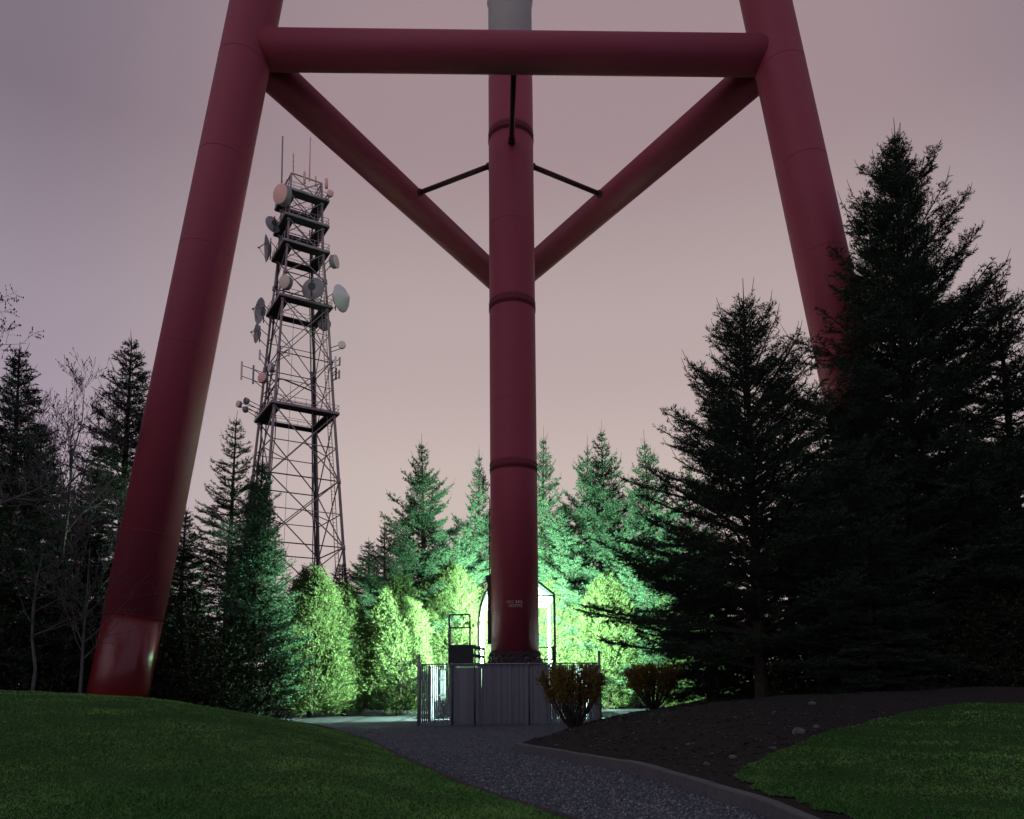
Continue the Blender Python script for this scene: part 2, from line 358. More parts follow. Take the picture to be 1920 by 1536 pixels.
# ------------------------------------------------------------------ the red tripod tower
SC = .925                                      # fitted geometry brought to the fence's scale
DC, XC, PHI = 34.5*SC, .1155*SC, .0232
RING_R, RING_Z = 12.4253*SC, 1.5+(26.9728-1.5)*SC
R15, KLEG = (16.0658-.1337*1.5)*SC, .1337
LEG_D, COL_D = 1.9539*SC, 2.1753*SC
BEAM_D = 1.50*SC
def tz(v, u=962): return at(u, v, DC)[2]        # height on the column axis for an image row
tower = thing('tripod_mast', (XC, DC, 0), 'huge dark red tubular steel tripod tower with a central column above the fenced compound', 'tower')
Tq = lambda p: Vector(p)-Vector((XC, DC, 0))
def leg_pt(i, z):
    a = math.radians((210, 330, 90)[i])+PHI; R = R15-KLEG*(z-1.5)
    return Vector((R*math.cos(a), R*math.sin(a), z))
ZT = 52
BASE_Z = tz(1226)
# column: slightly stepped sections with bolted collars
zw = tz(155)
c = one('column', M['red'], tower, 'tube', [(0, 0, BASE_Z), (0, 0, tz(880)), (0, 0, tz(575)), (0, 0, zw)], COL_D/2, 64)
one('upper_column', M['white'], tower, 'tube', [(0, 0, zw), (0, 0, ZT)], COL_D/2*.995, 64)
def ring(parent, z, r, h, m, name, n=64, th=.03):
    b = MB(); b.lathe([(r+.001, z-h/2), (r+th, z-h/2), (r+th, z+h/2), (r+.001, z+h/2)], n, smooth=False); return b.build(name, m, parent)
for v in (268, 585, 887):
    z = tz(v, 917); R = COL_D/2
    ring(c, z, R, .035, M['rust'], 'collar', th=.022)
    b = MB()
    b.lathe([(R+.002, z+.03), (R+.008, z+.03), (R+.008, z+.42), (R+.002, z+.42)], 64)
    o = b.build('splice_band', M['redseam'], c)
    b = MB()
    for row, zz in ((0, z+.12), (1, z+.31)):
        for k in range(44):
            t = 2*math.pi*(k+.5*row)/44; p = Vector((math.cos(t)*(R+.012), math.sin(t)*(R+.012), zz))
            b.lathe([(.034, -.012), (.034, .012), (0.001, .016)], 6, Matrix.Translation(p) @ Matrix.Rotation(t, 4, 'Z') @ Matrix.Rotation(math.pi/2, 4, 'Y'), False)
    tag(b.build('bolt_rows', M['rust'], c), kind='stuff')
for v in (430, 760, 990, 1110): ring(c, tz(v), COL_D/2, .012, M['redseam'], 'weld_seam', th=.003)
ring(tower, tz(6), COL_D/2, .05, M['white'], 'upper_collar', th=.04)
# stencilled registration
tcv = bpy.data.curves.new('lettering', 'FONT'); tcv.body = 'FCC REG.\n1033775'; tcv.align_x = 'CENTER'; tcv.size = .158; tcv.space_line = 1.0; tcv.space_character = 1.12
to = bpy.data.objects.new('lettering_src', tcv); COL.objects.link(to)
bpy.context.view_layer.update()
me = bpy.data.meshes.new_from_object(to.evaluated_get(bpy.context.evaluated_depsgraph_get())); bpy.data.objects.remove(to, do_unlink=True)
R = COL_D/2+.004; a0 = -math.pi/2 + math.asin(max(-1, min(1, (at(966, 1132, DC-R)[0]-XC)/R))); zt = at(966, 1131, DC-R)[2]
for vtx in me.vertices:
    x, y = vtx.co.x, vtx.co.y; t = a0+x*.95/R; vtx.co = (R*math.cos(t), R*math.sin(t), zt+y)
me.materials.clear(); me.materials.append(M['letter']); link('lettering', me, c)
# foot flange, crumpled wrap, conduit
b = MB(); rr = random.Random(3); prof = []
nseg, rows = 72, 6
V = []
for i in range(rows):
    for k in range(nseg):
        t = 2*math.pi*k/nseg; f = i/(rows-1)
        rad = COL_D/2+.03+.16*(1-f)**1.5+rr.uniform(-.02, .05)*(1 if i < rows-1 else .2)
        V.append((rad*math.cos(t), rad*math.sin(t), BASE_Z-.52+.6*f+rr.uniform(-.03, .03)))
b.add(V, [(i*nseg+k, i*nseg+(k+1) % nseg, (i+1)*nseg+(k+1) % nseg, (i+1)*nseg+k) for i in range(rows-1) for k in range(nseg)])
b.build('foot_wrap', M['wrap'], tower)
b = MB(); b.lathe([(.2, BASE_Z-.50), (COL_D/2+.42, BASE_Z-.50), (COL_D/2+.42, BASE_Z-.60), (.2, BASE_Z-.60)], 48, smooth=False); fl = b.build('base_flange', M['wrap'], tower)
b = MB()
for k in range(32):
    t = 2*math.pi*k/32; b.tube([((COL_D/2+.3)*math.cos(t), (COL_D/2+.3)*math.sin(t), BASE_Z-.5), ((COL_D/2+.3)*math.cos(t), (COL_D/2+.3)*math.sin(t), BASE_Z-.38)], .035, 6)
tag(b.build('anchor_bolts', M['rust'], fl), kind='stuff')
for k in range(9):
    t0 = rr.uniform(-2.9, -.3); p = []
    for q in range(7):
        f = q/6; t = t0+.25*f+rr.uniform(-.03, .03); rd = COL_D/2+.2+.12*math.sin(f*3.1); p.append((rd*math.cos(t), rd*math.sin(t), BASE_Z-.45+.33*math.sin(f*3.1)*rr.uniform(.6, 1.1)))
    one('loose_wire', M['galv'], fl, 'tube', p, .009, 5)
xl = -COL_D/2-.06
one('conduit_box', M['dark'], c, 'box', (xl, 0, (tz(1082)+tz(1208))/2), (.14, .3, tz(1082)-tz(1208)))
one('conduit', M['dark'], c, 'tube', [(xl+.02, 0, tz(1082)), (xl+.02, -.02, tz(1040)), (xl+.035, 0, tz(960)), (xl+.03, 0, tz(935))], .022, 6)
# legs
for i in range(3):
    zb = 0.
    b = MB(); b.tube([leg_pt(i, 3.7), leg_pt(i, 20), leg_pt(i, 36), leg_pt(i, ZT)], LEG_D/2, 56); lg = b.build('leg', M['red'], tower)
    b = MB(); b.tube([leg_pt(i, -.3), leg_pt(i, 2), leg_pt(i, 3.7)], LEG_D/2*.985, 56); tag(b.build('leg_foot', M['redgloss'], lg), 'glossier, freshly painted bottom length of the leg')
    ax = (leg_pt(i, 20)-leg_pt(i, 0)).normalized().to_track_quat('Z', 'Y').to_matrix().to_4x4()
    for z in (3.7, 6.4, 9.4, 12.9, 16.6, 20.3, 24.4, 29.5, 36):
        b = MB(); r = LEG_D/2
        b.lathe([(r*.99, -.010), (r+.004, -.010), (r+.004, .010), (r*.99, .010)], 56, Matrix.Translation(leg_pt(i, z)) @ ax); b.build('weld_seam', M['redseam'], lg)
P = [leg_pt(i, RING_Z) for i in range(3)]
for i in range(3):
    a, q = P[i], P[(i+1) % 3]; d = (q-a).normalized(); m = (a+q)/2
    bm_ = one('ring_beam', M['red'], tower, 'tube', [a+d*.3, q-d*.3], BEAM_D/2, 48)
    into = (Vector((0, 0, RING_Z))-m).normalized()
    st = one('strut', M['rod'], tower, 'tube', [m+into*(BEAM_D/2-.1), Vector((0, 0, RING_Z))-into*(COL_D/2-.05)], .115, 16)
    for e, rr_ in ((m+into*(BEAM_D/2-.02), .17), (Vector((0, 0, RING_Z))-into*(COL_D/2+.1), .16)):
        one('strut_socket', M['rod'], st, 'tube', [e-into*.12, e+into*.16], rr_, 16)

# ------------------------------------------------------------------ pedestal and compound
ped = thing('concrete_pedestal', (XC, DC, 0), 'grey concrete block pedestal under the red central column', 'pedestal')
PH = BASE_Z-.60
b = MB(); h = 1.38
b.add([(sx_*(h-(.0 if z < PH-.06 else .05)), sy*(h-(.0 if z < PH-.06 else .05)), z) for z in (0, PH-.06, PH) for sx_, sy in ((-1, -1), (1, -1), (1, 1), (-1, 1))],
      [(0, 1, 5, 4), (1, 2, 6, 5), (2, 3, 7, 6), (3, 0, 4, 7), (4, 5, 9, 8), (5, 6, 10, 9), (6, 7, 11, 10), (7, 4, 8, 11), (8, 9, 10, 11)])
b.build('block', M['concrete'], ped)
one('grout_pad', M['concrete'], ped, 'tube', [(0, 0, PH), (0, 0, PH+.02)], 1.25, 32)

FY = 28.0; FX0, FX1, FYB = -3.42, 3.17, 38.5; FH = 2.22
fence = thing('chain_link_fence', ((FX0+FX1)/2, FY, 0), 'chain link compound fence filled with vertical grey slats around the column base', 'fence')
fo = Vector(((FX0+FX1)/2, FY, 0))
def fpost(x, y, h, r, name='post', m='galv'):
    b = MB(); b.tube([(x-fo.x, y-fo.y, -.1), (x-fo.x, y-fo.y, h)], r, 10); p = b.build(name, M[m], fence)
    b = MB(); b.lathe([(r*1.12, h-.03), (r*1.12, h+.01), (r*.6, h+.045), (.001, h+.05)], 10, Matrix.Translation((x-fo.x, y-fo.y, 0))); b.build('cap', M['galv'], p)
xpx = lambda u: at(u, 1300, FY)[0]
fpost(FX0, FY, 2.55, .055); fpost(FX1, FY, 2.62, .055)
for u in (848, 890, 992): fpost(xpx(u), FY-.035, FH, .030, 'line_post', 'steel2')
for y in (31.5, 35): fpost(FX0, y, FH+.05, .035, 'line_post'); fpost(FX1, y, FH+.05, .035, 'line_post')
fpost(FX0, FYB, 2.5, .05); fpost(FX1, FYB, 2.5, .05)
def rail(a, c_, r=.024): one('rail', M['galv'], fence, 'tube', [Vector(a)-fo, Vector(c_)-fo], r, 8)
for z in (FH,): rail((FX0, FY, z), (FX1, FY, z)); rail((FX0, FYB, z), (FX1, FYB, z))
for z in (FH, 1.72, .98): rail((FX0+.04, FY+.1, z), (FX0+.04, FYB, z)); rail((FX1-.04, FY+.1, z), (FX1-.04, FYB, z))
SW, SPITCH = .052, .0705
sm = MB(); sm.box((0, 0, 0), (SW, .009, FH-.09)); sm = sm.build('slat', M['slat'], fence); first = True
nfs = int((FX1-FX0-.1)/SPITCH); rr = random.Random(8)
for k in range(nfs):
    o = sm if first else sm.copy()
    if not first: COL.objects.link(o); o.parent = fence
    first = False
    o.location = (FX0+.07+k*SPITCH-fo.x, .0, FH/2-.005+rr.uniform(-.012, .012)); o.rotation_euler = (0, rr.uniform(-.004, .004), rr.uniform(-.10, .10))
sp2 = .11; sm2 = MB(); sm2.box((0, 0, 0), (.009, .078, FH-.09)); me2 = sm2.build('slat', M['slat'], fence); first = True
for x in (FX0, FX1):
    for k in range(int((FYB-FY-.3)/sp2)):
        if x == FX0 and k < 26: continue                 # slats left out on the left so lamplight reaches the gravel
        o = me2 if first else me2.copy()
        if not first: COL.objects.link(o); o.parent = fence
        first = False
        o.location = (x-fo.x, .2+k*sp2, FH/2-.005+rr.uniform(-.012, .012)); o.rotation_euler = (0, 0, rr.uniform(-.1, .1))
b = MB(); Lw = FX1-FX0; Hm = FH-.06; pitch = .078
for s in (1, -1):
    x = -Hm
    while x < Lw:
        a0_, a1_ = max(0, x), min(Lw, x+Hm)
        if a1_ > a0_:
            z0_, z1_ = a0_-x, a1_-x
            if s < 0: z0_, z1_ = Hm-z0_, Hm-z1_
            b.tube([(FX0-fo.x+a0_, -.012*s-.006, .03+z0_), (FX0-fo.x+a1_, -.012*s-.006, .03+z1_)], .0028, 3, False)
        x += pitch
tag(b.build('wire_mesh', M['galv'], fence), kind='stuff')

# slack wire on the corner post
coil = thing('wire_coil', (FX0-.28, FY, 1.2), 'loose coil of wire hanging on the left corner post of the fence', 'wire coil')
rr = random.Random(2)
for k in range(5):
    r0 = rr.uniform(.22, .36); tilt = rr.uniform(-.5, .5); cz = rr.uniform(.45, .95); cx_ = rr.uniform(-.1, .12); pts = []
    for q in range(29):
        t = 2*math.pi*q/28*1.02; pts.append((cx_+r0*math.cos(t), r0*.4*math.sin(t+tilt), cz+r0*1.15*math.sin(t)*(1+.06*math.sin(3*t))))
    one('wire_loop', M['galv'], coil, 'tube', pts, .012, 5)

# equipment stand left of the column
eq = thing('equipment_stand', (-2.1, 30.2, 0), 'dark panelled equipment stand with a tall pipe guard frame left of the column', 'platform')
EY = 30.2; eo = Vector((-2.1, EY, 0)); ez = lambda v, Y=EY: at(860, v, Y)[2]; ex = lambda u, Y=EY: at(u, 1200, Y)[0]
x0, x1, x2 = ex(841), ex(888), ex(905, 31.9)
zt, zb_ = ez(1209), ez(1250)
b = MB(); b.box(((x0+x1)/2-eo.x, 0, (zt+zb_)/2), (x1-x0, .05, zt-zb_)); b.build('front_panel', M['dark'], eq)
one('deck', M['concrete'], eq, 'box', ((x0+x2)/2-eo.x-.02, 1.0, (zb_-.05)/2), (x2-x0-.1, 1.9, zb_-.05))
for k in range(3):
    z = zt-.10-k*.33; one('side_board', M['dark'], eq, 'bar', (x1-eo.x, .03, z), (x2-eo.x, 1.8, z), .04, .13)
for px_, py_ in ((x1, .06), ((x1+x2)/2, .92), (x2, 1.82)): one('board_post', M['dark'], eq, 'box', (px_-eo.x+.05, py_, (zt+zb_)/2), (.06, .06, zt-zb_))
gz = ez(1152); gx0, gx1 = ex(842), ex(881)
for x in (gx0, gx1): one('guard_post', M['steel2'], eq, 'tube', [(x-eo.x, .06, zb_), (x-eo.x, .06, gz)], .035, 8)
for z in (gz-.01, ez(1177)): one('guard_rail', M['steel2'], eq, 'tube', [(gx0-eo.x, .06, z), (gx1-eo.x, .06, z)], .032, 8)
one('guard_post', M['galv'], eq, 'tube', [(gx0-eo.x-.05, 1.5, zb_), (gx0-eo.x-.05, 1.5, gz-.35)], .03, 8)
one('guard_rail', M['galv'], eq, 'tube', [(gx0-eo.x-.05, 1.5, gz-.35), (gx0-eo.x, .06, gz-.02)], .03, 8)

# shelter with bent translucent roof behind the column
SY0, SY1 = 32.9, 37.6
sh = thing('entry_shelter', (0.2, SY0, 0), 'open steel shelter with translucent bent roof behind the red column', 'shelter')
so_ = Vector((.2, SY0, 0)); sp = lambda u, v, Y=SY0: Vector(at(u, v, Y))
XR = at(1039, 1115, SY0)[0]; ZR = at(1039, 1115, SY0)[2]; XLf = at(898, 1165, SY0)[0]; ZLf = at(898, 1165, SY0)[2]; ZRG = at(1007, 1091, SY0)[2]
slope = (ZRG-ZR)/(XR-at(1007, 1091, SY0)[0]); XRG = .35; ZRG = ZR+slope*(XR-XRG)
prof = [(XR, ZR), (XRG+.5, ZR+slope*(XR-XRG-.5)), (XRG, ZRG)]
for k in range(1, 9):
    t = k/8*math.pi/2; prof.append((XRG+(XLf-XRG)*math.sin(t), ZLf+(ZRG-ZLf)*math.cos(t)))
DZ = .0
for bay in range(3):
    ya, yb = SY0+.05+(SY1-SY0-.1)*bay/3+.01, SY0+.05+(SY1-SY0-.1)*(bay+1)/3-.01
    b = MB()
    V = [(x-so_.x, y-so_.y, z+o) for o in (0, .012) for y in (ya, yb) for x, z in prof]; k = len(prof)
    f = [(i, i+1, k+i+1, k+i) for i in range(k-1)]+[(2*k+i, 3*k+i, 3*k+i+1, 2*k+i+1) for i in range(k-1)]
    b.add(V, f, True); b.build('roof_sheet', M['sheet'], sh)
b = MB(); b.add([(x-so_.x, .02, z-.02) for x, z in ((XR-.06, ZR), (XRG, ZRG), (XRG, ZR))], [(0, 1, 2)]); b.build('gable_sheet', M['sheet'], sh)
for y in (SY0, SY0+(SY1-SY0)/3, SY0+2*(SY1-SY0)/3, SY1):
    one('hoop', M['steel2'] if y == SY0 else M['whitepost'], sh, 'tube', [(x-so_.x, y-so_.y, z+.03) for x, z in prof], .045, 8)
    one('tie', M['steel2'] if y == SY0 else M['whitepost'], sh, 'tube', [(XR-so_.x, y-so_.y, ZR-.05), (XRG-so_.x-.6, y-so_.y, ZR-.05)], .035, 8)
one('eave_rail', M['galv'], sh, 'tube', [(XR-so_.x, 0, ZR), (XR-so_.x, SY1-SY0, ZR)], .045, 8)
one('eave_rail', M['galv'], sh, 'tube', [(XLf-so_.x, 0, ZLf), (XLf-so_.x, SY1-SY0, ZLf)], .04, 8)
DK = 2.35
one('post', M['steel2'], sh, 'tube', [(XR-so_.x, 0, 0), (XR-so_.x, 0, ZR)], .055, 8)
one('post', M['whitepost'], sh, 'tube', [(XR-so_.x, SY1-SY0, 0), (XR-so_.x, SY1-SY0, ZR)], .075, 8)
one('post', M['whitepost'], sh, 'tube', [(XLf-so_.x, 0.02, 0), (XLf-so_.x, .02, ZLf)], .075, 8)
one('post', M['whitepost'], sh, 'tube', [(XLf-so_.x, SY1-SY0, 0), (XLf-so_.x, SY1-SY0, ZLf+.3)], .075, 8)
one('post', M['whitepost'], sh, 'tube', [(XLf-so_.x, 1.6, 0), (XLf-so_.x, 1.6, ZLf)], .075, 8)
nb = 16
for k in range(nb):
    x = XLf+.1+(XR-XLf-.2)*(k+.5)/nb; one('deck_plank', M['galv'], sh, 'box', (x-so_.x, 2.6, DK), ((XR-XLf-.2)/nb-.015, 4.0, .05))
for v in (1214, 1237):
    z = at(1030, v, SY0)[2]
    one('handrail', M['steel2'], sh, 'tube', [(XR-so_.x, 0, z), (XR-so_.x-1.0, 0, z)], .035, 8)
    one('handrail', M['galv'], sh, 'tube', [(XR-so_.x, 0, z), (XR-so_.x, SY1-SY0, z)], .03, 8)
one('brace', M['galv'], sh, 'tube', [(XR-so_.x-.05, .05, at(1030, 1214, SY0)[2]), (XR-so_.x-.5, .05, at(1030, 1237, SY0)[2])], .022, 8)
one('rail_post', M['steel2'], sh, 'tube', [(XR-so_.x-.09, 0, 0), (XR-so_.x-.09, 0, at(1030, 1212, SY0)[2])], .035, 8)

# floodlight under the shelter roof: the lit lamp of the picture
LP = Vector((.10, 33.60, 3.40))
fl = thing('floodlight', tuple(LP), 'lit floodlight hanging under the shelter roof behind the column', 'lamp')
one('housing', M['lampbody'], fl, 'box', (.09, -.16, .018), (.62, .12, .355))  # unseen; widened to one side to block lamplight towards the camera
one('light_block_hood', M['lampbody'], fl, 'box', (.03, -.08, .205), (.76, .30, .012))  # unseen plate added to keep lamplight off the legs and beams
one('light_block_visor', M['lampbody'], fl, 'box', (.40, -.02, .02), (.015, .28, .36))  # unseen plate added to block lamplight on the right side
one('lens', M['lens'], fl, 'box', (0, -.092, .02), (.28, .012, .2))
one('bracket', M['lampbody'], fl, 'tube', [(0, -.2, .05), (0, -.42, .05), (0, -.60, 0)], .03, 8)
ld = bpy.data.lights.new('lamp_light', 'POINT'); ld.energy = FLOOD_POWER; ld.color = (.60, 1, .70); ld.shadow_soft_size = .05
lo = bpy.data.objects.new('lamp_light', ld); COL.objects.link(lo); lo.parent = fl; lo.location = (0, 0, .07)

# second floodlight, unseen, added behind the shelter to brighten the trees
LP2 = Vector((.25, SY1+.35, 5.2))
f2 = thing('floodlight', tuple(LP2), 'added floodlight, unseen on the rear edge of the shelter, to brighten the trees', 'lamp')
one('housing', M['lampbody'], f2, 'box', (0, -.14, .03), (.36, .12, .30))
one('lens', M['lens'], f2, 'box', (0, -.074, .03), (.28, .010, .2))
one('light_block_hood', M['lampbody'], f2, 'box', (0, -.04, .19), (.40, .30, .012))  # unseen plate added to keep this light off the beams
one('bracket', M['lampbody'], f2, 'tube', [(0, -.18, .05), (0, -.3, .05), (0, -.36, .3)], .03, 8)
l2 = bpy.data.lights.new('lamp_light', 'SPOT'); l2.energy = ADDED_FLOOD_POWER; l2.color = (.60, 1, .70); l2.shadow_soft_size = .06; l2.spot_size = math.radians(145); l2.spot_blend = .85
l2o = bpy.data.objects.new('lamp_light', l2); COL.objects.link(l2o); l2o.parent = f2; l2o.location = (0, .02, .03)
l2o.rotation_euler = Vector((.22, 1, .10)).to_track_quat('-Z', 'Y').to_euler()

# ------------------------------------------------------------------ lattice mast behind
pl = at(513, 758, 90.); ZP1 = pl[2]
cn = [np.array(pl), gr(628, 780, ZP1), gr(587, 812, ZP1), gr(491, 792, ZP1)]       # near, right, far, left corners at the lowest platform
CT = sum(cn)/4; u_ = (cn[1]-cn[0])[:2]; ang = math.atan2(u_[1], u_[0])-.02
S1 = float(np.mean([np.linalg.norm((cn[(i+1) % 4]-cn[i])[:2]) for i in range(4)]))
def zrow(v, u=560): return at(u, v, CT[1]-S1*.4)[2]
Z2, Z3, Z4, Z5, ZTOP = zrow(566, 531), zrow(460, 542), zrow(410, 547), zrow(361, 551), zrow(322, 552)
S2 = S1*.765; S3 = S1*.62; S5 = S1*.535
def side(z): return float(np.interp(z, [0, ZP1, Z2, Z3, ZTOP], [S1*1.62, S1, S2, S3, S5]))
mast = thing('lattice_mast', (CT[0], CT[1], 0), 'tall galvanised lattice communication mast with dishes and platforms behind the trees', 'mast')
def mc(i, z, k=1.):
    s = side(z)/2*k; a = ((-1, -1), (1, -1), (1, 1), (-1, 1))[i % 4]; x, y = a[0]*s, a[1]*s
    return Vector((x*math.cos(ang)-y*math.sin(ang), x*math.sin(ang)+y*math.cos(ang), z))
lv = [0, 9.5, 18.5, 27, ZP1, (ZP1*1.02+Z2)/2.02, Z2, (Z2+Z3)/2, Z3, Z4, Z5, ZTOP]
for i in range(4):
    lg = one('leg', M['steel'], mast, 'tube', [mc(i, z) for z in (0, ZP1, Z2, Z3, ZTOP)], [.20, .18, .16, .14, .12], 8)
    for z in lv[1:-1]:
        one('gusset', M['steel'], lg, 'tube', [mc(i, z-.3), mc(i, z+.3)], .26, 6)
for k in range(len(lv)-1):
    za, zb = lv[k], lv[k+1]; th = .13 if k < 4 else .10
    for i in range(4):
        a, b_, c_, d_ = mc(i, za), mc(i+1, za), mc(i+1, zb), mc(i, zb)
        b = MB(); b.bar(a, c_, th); b.build('brace', M['steel'], mast)
        b = MB(); b.bar(b_, d_, th); b.build('brace', M['steel'], mast)
        b = MB(); b.bar(d_, c_, th); b.build('girt', M['steel2'], mast)
        zm = (za+zb)/2
        if zb-za > 4.5: b = MB(); b.bar(mc(i, zm), mc(i+1, zm), th*.8); b.build('girt', M['steel'], mast)
        if k < 6 and i % 2 == 0: b = MB(); b.bar((mc(i, zm)+mc(i+1, zm))/2, (mc(i+1, zm)+mc(i+2, zm))/2, th*.7); b.build('inner_brace', M['steel2'], mast)
def platform(z, inn, out, m='steel2', hr=1.1):
    p = MB(); p_ = [mc(i, z, inn) for i in range(4)]; q_ = [mc(i, z, out) for i in range(4)]; up = Vector((0, 0, .16))
    V = [v for v in p_+q_]+[v+up for v in p_+q_]; f = []
    for i in range(4):
        j = (i+1) % 4; f += [(i, j, 4+j, 4+i), (8+i, 12+i, 12+j, 8+j), (4+i, 4+j, 12+j, 12+i), (i, 8+i, 8+j, j)]
    p.add(V, f); o = p.build('platform', M[m], mast)
    for i in range(4):
        a, b_ = mc(i, z+.16, out), mc(i+1, z+.16, out)
        for h in (hr, hr*.55): one('handrail', M['steel'], o, 'bar', a+Vector((0, 0, h)), b_+Vector((0, 0, h)), .05)
        a2, b2 = mc(i, z+.16, inn), mc(i+1, z+.16, inn)
        one('handrail', M['steel'], o, 'bar', a2+Vector((0, 0, hr*.8)), b2+Vector((0, 0, hr*.8)), .04)
        one('edge_beam', M['steel'], o, 'bar', a+Vector((0, 0, .06)), b_+Vector((0, 0, .06)), .24, .30)
        n_ = 6
        for k in range(n_): q = a.lerp(b_, k/n_); one('baluster', M['steel'], o, 'bar', q, q+Vector((0, 0, hr)), .045)
platform(ZP1, .74, 1.12); platform(Z2, .70, 1.16); platform(Z3, .68, 1.26); platform(Z4, .68, 1.28); platform(Z5, .66, 1.32)
# ladder with cage and feeder cables
lx = MB(); base_in = lambda z, k: mc(1, z, k)*1.0
for dx in (-.22, .22):
    b = MB(); b.tube([mc(1, z, .86)+Vector((dx, 0, 0)) for z in (0, ZP1, Z2, Z3, ZTOP)], .05, 6); b.build('ladder_rail', M['steel'], mast)
b = MB(); z = .6
while z < ZTOP-1: q = mc(1, z, .86); b.bar(q+Vector((-.22, 0, 0)), q+Vector((.22, 0, 0)), .045); z += .45
tag(b.build('ladder_rungs', M['steel'], mast), kind='stuff')
rr = random.Random(6)
for k, (i, kk, rad) in enumerate(((3, .9, .13), (3, .80, .09), (2, .93, .14), (2, .84, .10), (2, .78, .07), (0, .9, .06))):
    pts = []
    for z in np.linspace(0, ZTOP*.93 if k % 2 == 0 else ZP1+8, 26): pts.append(mc(i, z, kk)+Vector((rr.uniform(-.10, .10), rr.uniform(-.1, .1), 0)))
    one('feeder_cable', M['cable'], mast, 'tube', pts, rad, 6)
one('feeder_cable', M['cable'], mast, 'tube', [mc(3, ZP1-2, 1), mc(3, ZP1+2.4, .95), mc(0, ZP1+3.6, .9), mc(0, ZP1+4.0, .7), mc(1, ZP1+3.4, .5), mc(2, ZP1+3.0, .9), mc(2, ZP1+1, .93), mc(2, ZP1-2, .93)], .11, 6)
for fx in (.25, .62):
    one('drop_line', M['steel'], mast, 'tube', [mc(0, 0).lerp(mc(1, 0), fx), mc(0, Z2).lerp(mc(1, Z2), fx)], .028, 5)
def mp(u, v, Y): return Vector(at(u, v, Y))-Vector((CT[0], CT[1], 0))
def aim(p, d): return Matrix.Translation(p) @ Vector(d).normalized().to_track_quat('Z', 'Y').to_matrix().to_4x4()
def dish(u, v, Y, rpx, d, kind, face, sup):
    """kind: drum, cone or open dish; d = the way it faces; sup = mast corner it is bracketed to"""
    p = mp(u, v, Y); r = rpx*Y*1.03/F_PX; A = aim(p, d); q = mc(sup, p.z)
    o = MB()
    if kind == 'drum':
        o.lathe([(.001, -r*.75), (r*.7, -r*.62), (r, -r*.35), (r, r*.35)], 28, A); root = o.build('dish_antenna', M['dish'], mast)
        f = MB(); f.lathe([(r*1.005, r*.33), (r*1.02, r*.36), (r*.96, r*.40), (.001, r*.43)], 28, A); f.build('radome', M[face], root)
        back = A @ Vector((0, 0, -r*.7))
    elif kind == 'cone':
        o.lathe([(.001, -r*.4), (r*.6, -r*.33), (r, -.02), (r, .1)], 28, A); root = o.build('dish_antenna', M['dish'], mast)
        f = MB(); f.lathe([(r*1.03, 0), (r*1.03, .12), (r*.85, r*.28), (.001, r*.85)], 28, A); f.build('radome', M[face], root)
        back = A @ Vector((0, 0, -r*.4))
    else:
        pr = [(.001, -r*.32)]+[(r*t, -r*.32+r*.32*t*t) for t in (.3, .5, .7, .85, 1.)]+[(r*1.02, .02), (r*.98, .03)]+[(r*t, -r*.30+r*.32*t*t+.03) for t in (.85, .7, .5, .3)]+[(.001, -r*.28)]
        o.lathe(pr, 28, A); root = o.build('dish_antenna', M[face], mast)
        for k in range(3):
            t = 2*math.pi*k/3; one('feed_strut', M['steel2'], root, 'tube', [A @ Vector((r*.8*math.cos(t), r*.8*math.sin(t), -.04*r)), A @ Vector((0, 0, r*.55))], .035, 5)
        one('feed_horn', M['steel2'], root, 'tube', [A @ Vector((0, 0, r*.45)), A @ Vector((0, 0, r*.62))], .10, 8)
        one('back_ring', M['steel2'], root, 'tube', [A @ Vector((0, 0, -r*.36)), A @ Vector((0, 0, -r*.22))], r*.34, 12)
        back = A @ Vector((0, 0, -r*.33))
    pole = MB(); pole.tube([Vector((back.x, back.y, back.z-r*.9)), Vector((back.x, back.y, back.z+r*.9))], .07, 6); pole.build('mount_pole', M['steel2'], root)
    for dz in (-r*.6, r*.6):
        e = mc(sup, p.z+dz); one('mount_arm', M['steel2'], root, 'bar', Vector((back.x, back.y, back.z+dz)), e, .07)
YL, YN, YR, YF = CT[1]-1.5, CT[1]-4.5, CT[1]-2.5, CT[1]+2
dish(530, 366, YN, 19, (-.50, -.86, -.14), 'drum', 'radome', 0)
dish(512, 421, YL, 16, (-.72, .66, -.05), 'open', 'dish', 3)
dish(499, 466, YL, 25, (-.90, -.40, -.10), 'open', 'dish', 3)
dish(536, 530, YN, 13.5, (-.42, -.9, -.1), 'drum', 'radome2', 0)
dish(587, 541, YR-1, 22.5, (.15, .97, -.05), 'open', 'dish', 1)
dish(638, 560, YR, 25, (.93, -.32, -.02), 'cone', 'radome3', 1)
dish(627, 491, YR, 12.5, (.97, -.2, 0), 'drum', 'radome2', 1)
dish(487, 583, YL, 24.5, (-.72, -.62, -.05), 'open', 'dish', 3)
dish(481, 625, YL, 18.5, (-.80, -.55, -.05), 'open', 'dish', 3)
dish(608, 608, YF, 12, (.3, .95, 0), 'drum', 'dish', 2)
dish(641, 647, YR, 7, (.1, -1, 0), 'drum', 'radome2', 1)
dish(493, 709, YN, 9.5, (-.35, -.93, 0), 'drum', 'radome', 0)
dish(508, 690, YN, 8.5, (-.75, -.65, 0), 'drum', 'radome3', 0)
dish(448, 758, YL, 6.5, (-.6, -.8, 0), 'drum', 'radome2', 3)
dish(462, 752, YL, 6, (.3, .95, 0), 'drum', 'dish', 3)
dish(460, 768, YL, 6, (-.9, .4, 0), 'drum', 'dish', 3)
dish(619, 363, YR, 6.5, (.35, -.93, 0), 'drum', 'radome', 1)
